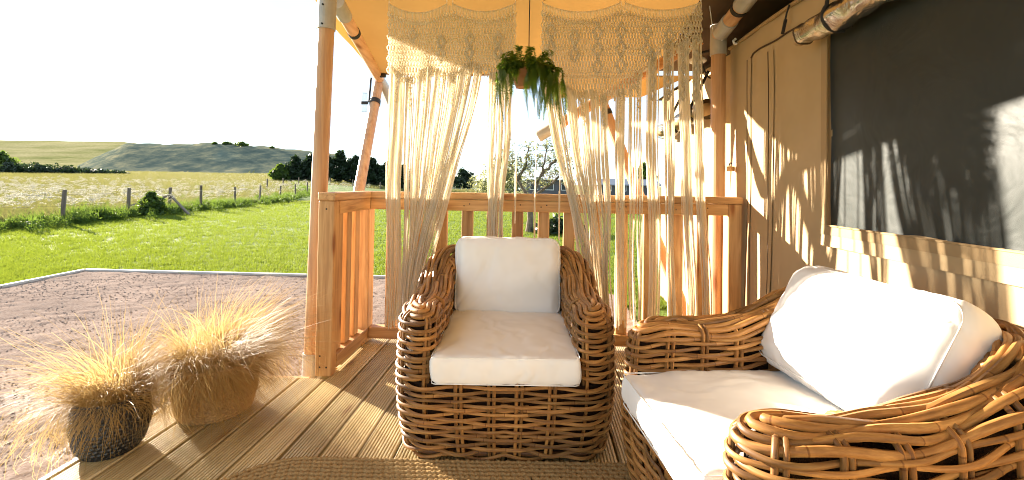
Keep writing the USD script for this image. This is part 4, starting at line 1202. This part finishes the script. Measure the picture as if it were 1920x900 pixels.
def frond(base, az, up, length, droop, w):
    n = 26
    t = np.linspace(0, 1, n)
    out = length * (np.sin(np.clip(t * droop, 0, PI * .5)) / droop * 1.0)
    zz = up * np.sin(t * PI * 0.62) - (length * 0.95) * np.clip(t - 0.22, 0, 1) ** 1.35
    P = np.column_stack([out * math.cos(az), out * math.sin(az), zz]) + base
    P[:, 0] += 0.02 * t * np.sin(t * 5 + az * 7); P[:, 1] += 0.02 * t * np.cos(t * 5 + az * 5)
    T, _, _ = frames(P)
    side = np.cross(T, [0, 0, 1.0]); side /= np.linalg.norm(side, axis=1, keepdims=True) + 1e-9
    V, F = [], []
    tb = tube(P, np.linspace(0.0016, 0.0006, n), 4)
    V.append(tb[0]); F.append(tb[1]); c = len(tb[0])
    fine = np.linspace(0.06, 1, int(length / 0.0068))
    for q in fine:
        p = np.array([np.interp(q, t, P[:, k]) for k in range(3)])
        sd = np.array([np.interp(q, t, side[:, k]) for k in range(3)])
        tg = np.array([np.interp(q, t, T[:, k]) for k in range(3)])
        lw = w * (0.35 + 0.65 * math.sin(min(1, q * 1.5 + .15) * PI * .5)) * (1 - 0.75 * max(0, (q - .55) / .45)) * rf.uniform(.8, 1.15)
        for sg in (-1, 1):
            d = sg * sd * 0.9 + tg * 0.45 + np.array([0, 0, rf.uniform(-.45, .1)])
            d /= np.linalg.norm(d)
            hw = 0.0032 * tg
            V.append(np.array([p - hw, p + hw, p + d * lw * .65 + hw * 1.15 + [0, 0, .0015], p + d * lw]))
            F.append(np.array([[0, 1, 2], [0, 2, 3]]) + c); c += 4
    return np.vstack(V), np.vstack(F)


for k in range(108):
    if 74 <= k < 92:                     # fronds falling over the front of the pot
        az = rf.uniform(-2.5, -.55)
        b0 = FC + [-0.03 + 0.05 * math.cos(az), 0.05 * math.sin(az) - .01, 0.05]
        m_ = frond(b0, az, rf.uniform(0.03, 0.10), rf.uniform(.15, .24), rf.uniform(2.0, 3.2), 0.030)
    elif k < 26:                      # short arching crown
        az = rf.uniform(0, 2 * PI)
        b0 = FC + [-0.01 + 0.03 * math.cos(az), 0.03 * math.sin(az), 0.05]
        m_ = frond(b0, az, rf.uniform(0.11, 0.20), rf.uniform(.13, .22), rf.uniform(1.4, 2.4), 0.030)
    elif k < 46:                    # long side fronds
        az = rf.choice([rf.uniform(-2.6, -0.4), rf.uniform(-.7, .6), rf.uniform(2.7, 3.6)])
        b0 = FC + [-0.01 + 0.04 * math.cos(az), 0.04 * math.sin(az), 0.05]
        m_ = frond(b0, az, rf.uniform(0.07, 0.13), rf.uniform(.17, .26), rf.uniform(1.9, 2.9), 0.030)
    else:                           # trailing fronds, most of them on the right
        az = rf.uniform(-1.7, .3) if (k < 66 or k > 91) else rf.uniform(-2.9, -2.0)
        b0 = FC + [rf.uniform(.0, .07) if (k < 66 or k > 91) else -.05, -.03, 0.045]
        m_ = frond(b0 + [0, -.02, 0], az, rf.uniform(0.02, 0.08), rf.uniform(.26, .50), rf.uniform(3.0, 5.2), 0.028)
    obj('frond', m_, 'fern', fern)

# ================================================================== POTS OF DRY GRASS ON THE DECK
def blades(centre, rim, n, lmin, lmax, seed, lean=(0, 0), spread=1.0):
    r_ = np.random.default_rng(seed)
    V, F, c = [], [], 0
    seg = 9
    t = np.linspace(0, 1, seg)
    for k in range(n):
        a = r_.uniform(0, 2 * PI)
        rr0 = rim * math.sqrt(r_.random()) * .8
        base = np.array([centre[0] + rr0 * math.cos(a), centre[1] + rr0 * math.sin(a), centre[2]])
        L = r_.uniform(lmin, lmax)
        az = a + r_.normal() * .7
        tilt = abs(r_.normal()) * .72 * spread + 0.05 + 0.35 * rr0 / rim
        droop = r_.uniform(.6, 3.0) * (0.55 + tilt)
        ang = tilt + droop * t ** 1.6
        dl = L / (seg - 1)
        hx = np.concatenate([[0], np.cumsum(np.sin(ang[:-1]) * dl)])
        hz = np.concatenate([[0], np.cumsum(np.cos(ang[:-1]) * dl)])
        P = np.column_stack([base[0] + hx * math.cos(az) + lean[0] * t * t * L, base[1] + hx * math.sin(az) + lean[1] * t * t * L, base[2] + hz])
        P += np.cumsum(np.cumsum(r_.normal(size=(seg, 3)) * 0.0032, axis=0), axis=0) * t[:, None]
        P[:, 2] = np.maximum(P[:, 2], 0.004)
        w = 0.00115 * (1 - t * .75) * r_.uniform(.6, 1.4)
        sd = np.array([-math.sin(az + .6), math.cos(az + .6), 0.25])
        V.append(np.vstack([P - sd * w[:, None], P + sd * w[:, None]]))
        i = np.arange(seg - 1)
        F.append(np.vstack([np.stack([i, i + 1, i + 1 + seg], 1), np.stack([i, i + 1 + seg, i + seg], 1)]) + c)
        c += 2 * seg
    return np.vstack(V), np.vstack(F)


def weave_basket(profile, n_rows, n_cols, amp, loc):
    """basket wall of overlapping plaited rows: every cell is a small bulge"""
    pr = np.asarray(profile, float)
    s = np.concatenate([[0], np.cumsum(np.linalg.norm(np.diff(pr, axis=0), axis=1))])
    ss = np.linspace(0, s[-1], n_rows * 6)
    R = np.interp(ss, s, pr[:, 0]); Zz = np.interp(ss, s, pr[:, 1])
    a = np.linspace(0, 2 * PI, n_cols * 6 + 1)
    A, I = np.meshgrid(a, np.arange(len(ss)), indexing='ij')
    row = np.floor(I / 6)
    bul = np.abs(np.sin(PI * I / 6)) * (0.55 + 0.45 * np.cos(A * n_cols + PI * row))
    RR_ = R[I] + amp * bul
    v, f = grid(RR_ * np.cos(A) + loc[0], RR_ * np.sin(A) + loc[1], Zz[I] + loc[2])
    return v, f


P1 = np.array([-1.625, 1.70, 0.0])
pot1 = thing('potted_grass', 'dry blonde feather grass in a black woven basket at the deck edge', 'potted plant', 'pots of dry grass on the deck')
pr1 = [(0.082, 0.0), (0.105, 0.03), (0.122, 0.10), (0.118, 0.17), (0.104, 0.205)]
obj('basket', weave_basket(pr1, 15, 34, 0.005, P1), 'black_wicker', pot1, smooth=True)
obj('basket_base', lathe([(0.0, 0.003), (0.085, 0.003)], 30, P1), 'black_wicker', pot1)
obj('basket_rim', tube([P1 + [0.106 * math.cos(a), 0.106 * math.sin(a), 0.206] for a in np.linspace(0, 2 * PI, 50)], 0.007, 8), 'black_wicker', pot1, smooth=True)
obj('white_band', tube([P1 + [0.119 * math.cos(a), 0.119 * math.sin(a), 0.178 - 0.15 * 0] for a in np.linspace(2.2, 3.9, 24)], 0.0045, 6), 'white_rim', pot1)
obj('soil', lathe([(0.0, 0.185), (0.108, 0.18)], 26, P1), 'soil', pot1)
obj('grass_blades', blades(P1 + [0, 0, 0.18], 0.10, 3000, 0.12, 0.38, 1, (-0.34, 0.14), 1.1), 'dry_grass', pot1, kind='stuff')
P2 = np.array([-1.445, 2.03, 0.0])
pot2 = thing('potted_grass', 'larger dry blonde feather grass in a brown seagrass basket', 'potted plant', 'pots of dry grass on the deck')
pr2 = [(0.142, 0.0), (0.152, 0.02), (0.166, 0.10), (0.174, 0.17), (0.180, 0.225)]
obj('basket', weave_basket(pr2, 17, 40, 0.006, P2), 'seagrass', pot2, smooth=True)
obj('basket_base', lathe([(0.0, 0.003), (0.145, 0.003)], 30, P2), 'seagrass', pot2)
obj('basket_rim', tube([P2 + [0.182 * math.cos(a), 0.182 * math.sin(a), 0.226] for a in np.linspace(0, 2 * PI, 60)], 0.009, 8), 'seagrass', pot2, smooth=True)
ha = np.linspace(0, PI, 16)
obj('handle', tube(np.column_stack([P2[0] + 0.190 + 0.018 * np.sin(ha), P2[1] - 0.055 * np.cos(ha), 0.215 + 0.055 * np.sin(ha)]), 0.006, 6), 'seagrass', pot2)
obj('handle', tube(np.column_stack([P2[0] - 0.190 - 0.018 * np.sin(ha), P2[1] - 0.055 * np.cos(ha), 0.215 + 0.055 * np.sin(ha)]), 0.006, 6), 'seagrass', pot2)
obj('soil', lathe([(0.0, 0.205), (0.174, 0.20)], 26, P2), 'soil', pot2)
obj('grass_blades', blades(P2 + [0, 0, 0.200], 0.17, 5600, 0.12, 0.42, 2, (0.22, 0.10), 1.3), 'dry_grass', pot2, kind='stuff')

# ================================================================== LANDSCAPE
def tuft(n, h, spread, w, seed, bend=0.5, seg=2):
    r_ = np.random.default_rng(seed)
    V, F, c = [], [], 0
    for k in range(n):
        a, rr0 = r_.uniform(0, 6.28), spread * math.sqrt(r_.random())
        b = np.array([rr0 * math.cos(a), rr0 * math.sin(a), 0])
        az, hh = r_.uniform(0, 6.28), h * r_.uniform(.5, 1.1)
        d = np.array([math.cos(az), math.sin(az), 0]) * bend * hh * r_.uniform(.3, 1)
        s = np.array([-math.sin(az + .8), math.cos(az + .8), 0]) * w
        m_ = b + d * .35 + [0, 0, hh * .6]
        V += [b - s, b + s, m_ - s * .8, m_ + s * .8, b + d + [0, 0, hh]]
        F += [[c, c + 1, c + 3], [c, c + 3, c + 2], [c + 2, c + 3, c + 4]]
        c += 5
    return np.array(V), np.array(F)


# mown lawn: short tufts, dense near and thinning with distance
M['lawn_blade'] = leafy_inst('lawn_blades', [(0.05, 0.09, 0.008), (0.098, 0.148, 0.014), (0.155, 0.185, 0.026)], 0.42, (0.23, 0.29, 0.025))
n = 90000
d_ = 4.5 + 24 * rng.random(n) ** 1.7
q_ = rng.uniform(-2.3, 0.55, n)
yy = d_
xx = q_ * yy
from shapely import prepared
lp, gpp = prepared.prep(lawn_poly), prepared.prep(gp.buffer(0.04))
ok = np.array([lp.contains(Point(a, b)) and not gpp.contains(Point(a, b)) for a, b in zip(xx, yy)]) & (np.hypot(xx, yy) < 29)
xx, yy = xx[ok], yy[ok]
instancer('lawn_grass', [(tuft(14, 0.042, 0.075, 0.0026, 70 + k, 0.9), 'lawn_blade') for k in range(3)],
          np.column_stack([xx, yy, np.full(len(xx), GZ - 0.002)]), rng.uniform(0, 6.28, len(xx)), rng.uniform(.7, 1.3, len(xx)) * np.interp(np.hypot(xx, yy), [5, 28], [0.9, 1.6]),
          label='short bright green mown grass beyond the gravel', category='grass', kind='stuff')

# tall meadow grass
M['meadow_grass'] = leafy_inst('meadow_grass_blades', [(0.045, 0.085, 0.015), (0.085, 0.12, 0.025), (0.155, 0.16, 0.05), (0.25, 0.215, 0.10)], 0.42, (0.22, 0.205, 0.065))
n = 52000
y_ = 6 + 184 * rng.random(n) ** 1.9
q_ = rng.uniform(-2.2, 0.05, n)
x_ = q_ * y_
ok = np.array([not lp.contains(Point(a, b)) for a, b in zip(x_, y_)]) & (x_ < -9) & (np.hypot(x_, y_) > 11)
ok &= ~((q_ > -0.28) & (y_ > 100))
x_, y_ = x_[ok], y_[ok]
dens = fbm(np.stack([x_ * .08, y_ * .05, x_ * 0], -1), 3, 9)
hgt = np.interp(np.hypot(x_, y_), [12, 40, 180], [0.8, 1.0, 2.0]) * (0.6 + 0.8 * dens)
instancer('meadow_grass', [(tuft(26, 0.50, 0.38, 0.007, 170 + k, 0.6), 'meadow_grass') for k in range(4)],
          np.column_stack([x_, y_, relief(x_, y_) - 0.02]), rng.uniform(0, 6.28, len(x_)), np.column_stack([hgt * 1.2, hgt * 1.2, hgt * 0.85]),
          label='tall pale golden meadow grass beyond the wire fence', category='grass', kind='stuff')


def leaf_cluster(n, rad, size, seed, squash=1.0):
    r_ = np.random.default_rng(seed)
    d = r_.normal(size=(n, 3)); d /= np.linalg.norm(d, axis=1, keepdims=True)
    c = d * (rad * r_.random(n) ** .45)[:, None] * [1, 1, squash]
    a = r_.normal(size=(n, 3)); a /= np.linalg.norm(a, axis=1, keepdims=True)
    b = np.cross(a, r_.normal(size=(n, 3))); b /= np.linalg.norm(b, axis=1, keepdims=True)
    s = size * r_.uniform(.6, 1.3, n)[:, None]
    V = np.stack([c - a * s, c + b * s * .42, c + a * s, c - b * s * .42], 1).reshape(-1, 3)
    i = np.arange(n) * 4
    return V, np.vstack([np.stack([i, i + 1, i + 2], 1), np.stack([i, i + 2, i + 3], 1)])


# weeds along the fence: nettles, docks and cow parsley, too many to count
M['weed_leaf'] = leafy_inst('weed_leaves', [(0.03, 0.065, 0.012), (0.055, 0.105, 0.018), (0.10, 0.15, 0.03)], 0.4, (0.16, 0.24, 0.03))
M['flower_white'] = leafy_inst('pale_flower_heads', [(0.34, 0.32, 0.24), (0.46, 0.44, 0.36)], 0.3)
fl = LineString(FENCE + [(-34, 64)])
n = 2300
s_ = rng.random(n) ** 1.4 * fl.length
pts = np.array([fl.interpolate(a).coords[0] for a in s_])
off_ = np.where(rng.random(n) < .42, -rng.random(n) ** 1.6 * 13 * (1 + pts[:, 1] * .03), rng.normal(size=n) * 0.45 - 0.15)
pts[:, 0] += off_; pts[:, 1] += rng.normal(size=n) * .3
clump = 0.55 + 0.9 * fbm(np.column_stack([pts * .5, pts[:, 0] * 0]), 3, 12)
instancer('fence_weeds', [(cat([leaf_cluster(110, 0.26, 0.055, 400 + k, .9), tuft(14, .42, .2, .006, 410 + k)]), 'weed_leaf') for k in range(4)],
          np.column_stack([pts, relief(pts[:, 0], pts[:, 1]) + 0.10]), rng.uniform(0, 6.28, n), rng.uniform(.35, .85, n) * clump * np.where(off_ < -1.3, .8, 1.05),
          label='dark green weeds and nettles growing along the foot of the wire fence', category='weeds', kind='stuff')
n = 1500
y_ = 7 + 45 * rng.random(n) ** 1.5
x_ = -12.4 - rng.random(n) ** 1.2 * (4 + y_ * 1.4) - np.maximum(y_ - 15, 0) * .16
head = []
r_ = np.random.default_rng(3)
for k in range(16):
    a, q = r_.uniform(0, 6.28), .16 * math.sqrt(r_.random())
    head.append(leaf_cluster(7, 0.035, 0.022, 500 + k, .35))
    head[-1] = (head[-1][0] + [q * math.cos(a), q * math.sin(a), 0.55 + r_.uniform(-.12, .1)], head[-1][1])
instancer('meadow_flowers', [(cat(head), 'flower_white')], np.column_stack([x_, y_, relief(x_, y_)]), rng.uniform(0, 6.28, n), rng.uniform(.7, 1.3, n),
          label='scattered creamy white flower heads in the meadow behind the fence', category='wildflowers', kind='stuff')

# fences
fence = thing('wire_fence', 'weathered post and wire fence along the lawn, with one braced post', 'fence', 'field fences')
fr = np.random.default_rng(8)
tops = []
for i_, (a, b) in enumerate(FENCE):
    z0 = float(relief(a, b)) - 0.05
    h = fr.uniform(0.86, 0.96)
    lx, ly = fr.normal() * .02, fr.normal() * .02
    r0 = fr.uniform(.042, .052)
    t_ = np.linspace(0, 1, 6)
    P = np.column_stack([a + lx * t_, b + ly * t_, z0 + (h + .05) * t_])
    obj('post', tube(P, r0 * (1 + .06 * np.sin(t_ * 9 + i_)), 9), 'stake_wood', fence)
    tops.append(P)
bx, by = FENCE[4]
g0 = float(relief(bx, by))
obj('brace_strut', tube([(bx + .03, by + .02, g0 + .58), (bx + 1.45, by + 1.0 - 1.9, g0 + .0)], .04, 8), 'stake_wood', fence)
obj('brace_strut', tube([(bx - .03, by - .02, g0 + .58), (bx - 0.75, by - 1.5, g0 + .12)], .035, 8), 'stake_wood', fence)
for fr_ in (.25, .55, .85):
    w_ = np.array([P[0] + (P[-1] - P[0]) * fr_ for P in tops])
    obj('wire', tube(w_, 0.0028, 4), 'black', fence)
far_f = thing('wire_fence', 'distant line of thin fence posts in front of the dark hedge', 'fence', 'field fences')
FF = [(-18.5 - .0 * k, 0) for k in range(0)]
qs = [-.605, -.568, -.532, -.499, -.46, -.408, -.378, -.345, -.32, -.292, -.262, -.232, -.2]
for k, q in enumerate(qs):
    y0 = np.interp(q, [-.605, -.5, -.2], [41, 58, 66])
    x0 = q * y0
    z0 = float(relief(x0, y0))
    obj('post', tube([(x0, y0, z0 - .05), (x0 + .02, y0, z0 + 1.0)], .07, 7), 'stake_wood', far_f)
w_ = np.array([(q * np.interp(q, [-.605, -.5, -.2], [41, 58, 66]), np.interp(q, [-.605, -.5, -.2], [41, 58, 66]), 0) for q in qs])
w_[:, 2] = relief(w_[:, 0], w_[:, 1]) + .8
obj('wire', tube(w_, .006, 4), 'black', far_f)


# trees and bushes
def bush(name, label, cat_, loc, w, h, nclump, nleaf, lsize, material, seed, group=None, trunk=True, cone=0.0):
    r_ = np.random.default_rng(seed)
    t = thing(name, label, cat_, group, loc=loc)
    ms = []
    for k in range(nclump):
        u = r_.random()
        a = r_.uniform(0, 6.28)
        zz = h * (0.12 + 0.82 * u)
        env = math.sin(min(1, (u + .12) * 1.05) * PI) ** .5 * (1 - cone * u)
        rad = w * .5 * env * math.sqrt(r_.random()) * .9
        cr = w * r_.uniform(.10, .2)
        m_ = leaf_cluster(nleaf, cr, lsize, seed * 100 + k, 1.0)
        ms.append((m_[0] + [rad * math.cos(a), rad * math.sin(a), zz], m_[1]))
    if trunk:
        obj('trunk', tube([(0, 0, -.1), (0.02 * w, 0, h * .3), (0, .02 * w, h * .8)], [w * .035, w * .028, w * .01], 8), 'bark', t)
    obj('crown' if trunk else 'foliage', cat(ms), material, t)
    return t


def gxy(q, y):
    return (q * y, y, float(relief(q * y, y)) - .05)


hedge = [(-.575, 71, 3.4, 2.6, 'tree_green'), (-.54, 73, 4.6, 4.0, 'tree_dark'), (-.505, 74, 4.4, 4.2, 'tree_dark'), (-.47, 74, 4.4, 4.6, 'tree_dark'), (-.437, 75, 4.4, 5.2, 'tree_dark'),
         (-.40, 75, 4.6, 4.9, 'tree_dark'), (-.365, 76, 4.6, 4.6, 'tree_dark'), (-.33, 76, 4.4, 4.3, 'tree_dark'), (-.295, 77, 4.6, 4.0, 'tree_dark'), (-.26, 78, 4.6, 4.4, 'tree_dark'),
         (-.225, 79, 4.4, 4.0, 'tree_dark')]
hl = ['light green rounded bush at the left end of the dark hedge', 'dark evergreen tree just right of the light green bush', 'dark evergreen in the hedge, directly left of the round front post',
      'dark evergreen of the hedge mostly hidden by the round front post', 'tallest dark evergreen, immediately right of the front post', 'dark evergreen in the hedge between the front post and the leaning pole',
      'dark evergreen in the hedge right behind the leaning pole', 'dark evergreen in the hedge just right of the leaning pole', 'dark evergreen of the hedge seen at the left edge of the left curtain',
      'dark evergreen of the hedge seen through the left curtain strands', 'dark evergreen at the right end of the hedge, behind the left curtain']
for k, (q, y, w, h, m_) in enumerate(hedge):
    bush('evergreen_tree' if m_ == 'tree_dark' else 'bush', hl[k], 'tree' if m_ == 'tree_dark' else 'bush', gxy(q, y), w, h, 60, 60, 0.34, m_, 700 + k, group='trees of the dark hedge' if m_ == 'tree_dark' else None, cone=.25 if m_ == 'tree_dark' else 0)
bush('bush', 'small round dark green bush against the fence beside the braced post', 'bush', (-12.25, 13.95, GZ - .03), 0.95, 0.74, 42, 70, 0.06, 'tree_green', 801, trunk=False)
bush('bush', 'bushy green shrub at the far left edge below the golden hill', 'bush', gxy(-1.245, 105), 7, 5.0, 40, 50, .5, 'tree_green', 802, trunk=False)
for k, (q, y, w, h) in enumerate([(-1.22, 100, 11, 1.9), (-1.15, 102, 11, 1.45), (-1.085, 104, 9, 1.05), (-1.03, 106, 8, 0.8), (-.965, 108, 6, 0.6)]):
    bush('hedge_bush', ['dark low hedge bush at the left picture edge', 'dark low hedge bush second from the left picture edge', 'dark low hedge bush in the middle of the left field hedge', 'low dark hedge bush near the right end of the left field hedge',
                        'lowest dark bush at the right end of the left field hedge'][k], 'bush', gxy(q, y), w, h, 46, 46, .4, 'tree_dark', 810 + k, group='low dark bushes in the left field', trunk=False)
for k, (q, y, w, h) in enumerate([(-.70, 260, 5, 1.4), (-.665, 260, 7, 1.7), (-.73, 259, 3, 1.0), (-.595, 259, 3, 0.9)]):
    bush('gorse_bush', ['small dark bush on the middle of the hill crest', 'wide dark bush on the hill crest, rightmost of the pair', 'small bush on the hill crest left of the pair', 'lone little bush on the right shoulder of the hill'][k],
         'bush', (q * y, y, float(relief(q * y, y)) - .4), w, h, 24, 40, .55, 'tree_green', 830 + k, group='bushes on the hill crest', trunk=False)

# small olive tree behind the railing
ot = thing('olive_tree', 'small open olive tree with forked dark trunk growing in the lawn behind the armchair', 'tree', loc=(-0.13, 11.2, GZ))
ro = np.random.default_rng(90)
limbs = [[(0, 0, -.05), (0.03, 0.02, .35), (0.0, 0, .78)]]
forks = [[(0, 0, .75), (-.22, .02, 1.15), (-.42, .1, 1.55), (-.62, .05, 1.9)], [(0, 0, .75), (.20, -.05, 1.2), (.34, .02, 1.65), (.42, .1, 2.15)], [(.0, 0, .78), (.40, .1, 1.1), (.80, .05, 1.45), (1.0, .1, 1.75)],
         [(-.3, .05, 1.3), (-.10, 0, 1.65), (-.05, .05, 2.1)], [(.27, 0, 1.4), (.60, .05, 1.75), (.75, .0, 2.1)]]
obj('trunk', tube(np.array(limbs[0]), [.10, .075, .07], 10), 'bark', ot)
tips = []
for L_ in forks:
    P = np.array(L_, float)
    tt = np.linspace(0, 1, 12)
    Q = np.column_stack([np.interp(tt, np.linspace(0, 1, len(P)), P[:, k]) for k in range(3)]) + ro.normal(size=(12, 3)) * .012
    obj('limb', tube(Q, np.linspace(.045, .014, 12), 8), 'bark', ot)
    tips += list(Q[4:])
ms, tw = [], []
for k in range(150):
    p = tips[ro.integers(len(tips))]
    d = ro.normal(size=3); d[2] = abs(d[2]) * .6 - .05; d /= np.linalg.norm(d)
    e = p + d * ro.uniform(.25, .65)
    tw.append(tube([p, (p + e) / 2 + ro.normal(size=3) * .03, e], [.007, .005, .003], 4))
    for j in range(16):
        c = p + (e - p) * ro.uniform(.3, 1.05) + ro.normal(size=3) * .035
        m_ = leaf_cluster(1, 0, .035, 9000 + k * 16 + j)
        ms.append((m_[0] + c, m_[1]))
obj('twigs', cat(tw), 'bark', ot)
obj('crown', cat(ms), 'olive', ot)
bush('bush', 'dark clumpy plant at the foot of the olive tree', 'bush', (0.55, 11.0, GZ - .02), 1.3, .28, 26, 60, .07, 'tree_dark', 840, trunk=False)
bush('willow_tree', 'pale green feathery tree between the two curtain gathers behind the lake', 'tree', gxy(-.075, 24), 3.4, 2.6, 60, 60, .09, 'olive', 841)
bush('tree', 'rounded green tree beyond the dark lodge at the right', 'tree', gxy(.235, 95), 5.5, 6.4, 44, 60, .4, 'tree_green', 842)
bush('tree', 'low dark tree on the far lake shore', 'tree', gxy(-.16, 150), 9, 6.0, 44, 50, .6, 'tree_dark', 843)
bush('tree', 'low tree on the far shore right of the first one', 'tree', gxy(-.06, 165), 12, 5.0, 44, 50, .7, 'tree_green', 844)


# lodges
def lodge(label, q, y, w, d, h, rise, wallm, roofm, rz, nwin, cat_='building'):
    x0, y0, z0 = gxy(q, y)
    t = thing('lodge', label, cat_, loc=(x0, y0, z0), rz=rz)
    obj('wall', cbox((-w / 2, -d / 2, 0), (w / 2, d / 2, h), .02), wallm, t)
    pr = Polygon([(-d / 2 - .5, h + .01), (d / 2 + .5, h + .01), (d / 2 + .45, h + .16), (0, h + rise), (-d / 2 - .45, h + .16)])
    m_ = trimesh.creation.extrude_polygon(pr, w + .8, engine='earcut')
    vv = np.array(m_.vertices)
    obj('roof', (np.column_stack([vv[:, 2] - w / 2 - .4, vv[:, 0], vv[:, 1]]), np.array(m_.faces)), roofm, t)
    for k in range(nwin):
        xx = -w / 2 + (k + .5) * w / nwin
        fr__ = obj('window', cbox((xx - .62, -d / 2 - .05, .8), (xx + .62, -d / 2 - .005, 2.0), .01), 'white_paint', t)
        obj('pane', cbox((xx - .54, -d / 2 - .07, .88), (xx + .54, -d / 2 - .052, 1.92), .005), 'lodge_glass', fr__)
    return t


lodge('long dark lodge with slate grey roof seen through the right curtain', .196, 78, 9.5, 5.5, 1.75, 1.1, 'lodge_wall', 'lodge_roof', 4, 4)
lodge('white roofed cabin partly hidden behind the olive tree', .035, 70, 7.0, 5, 2.3, 1.2, 'lodge_wall', 'white_paint', -6, 3)
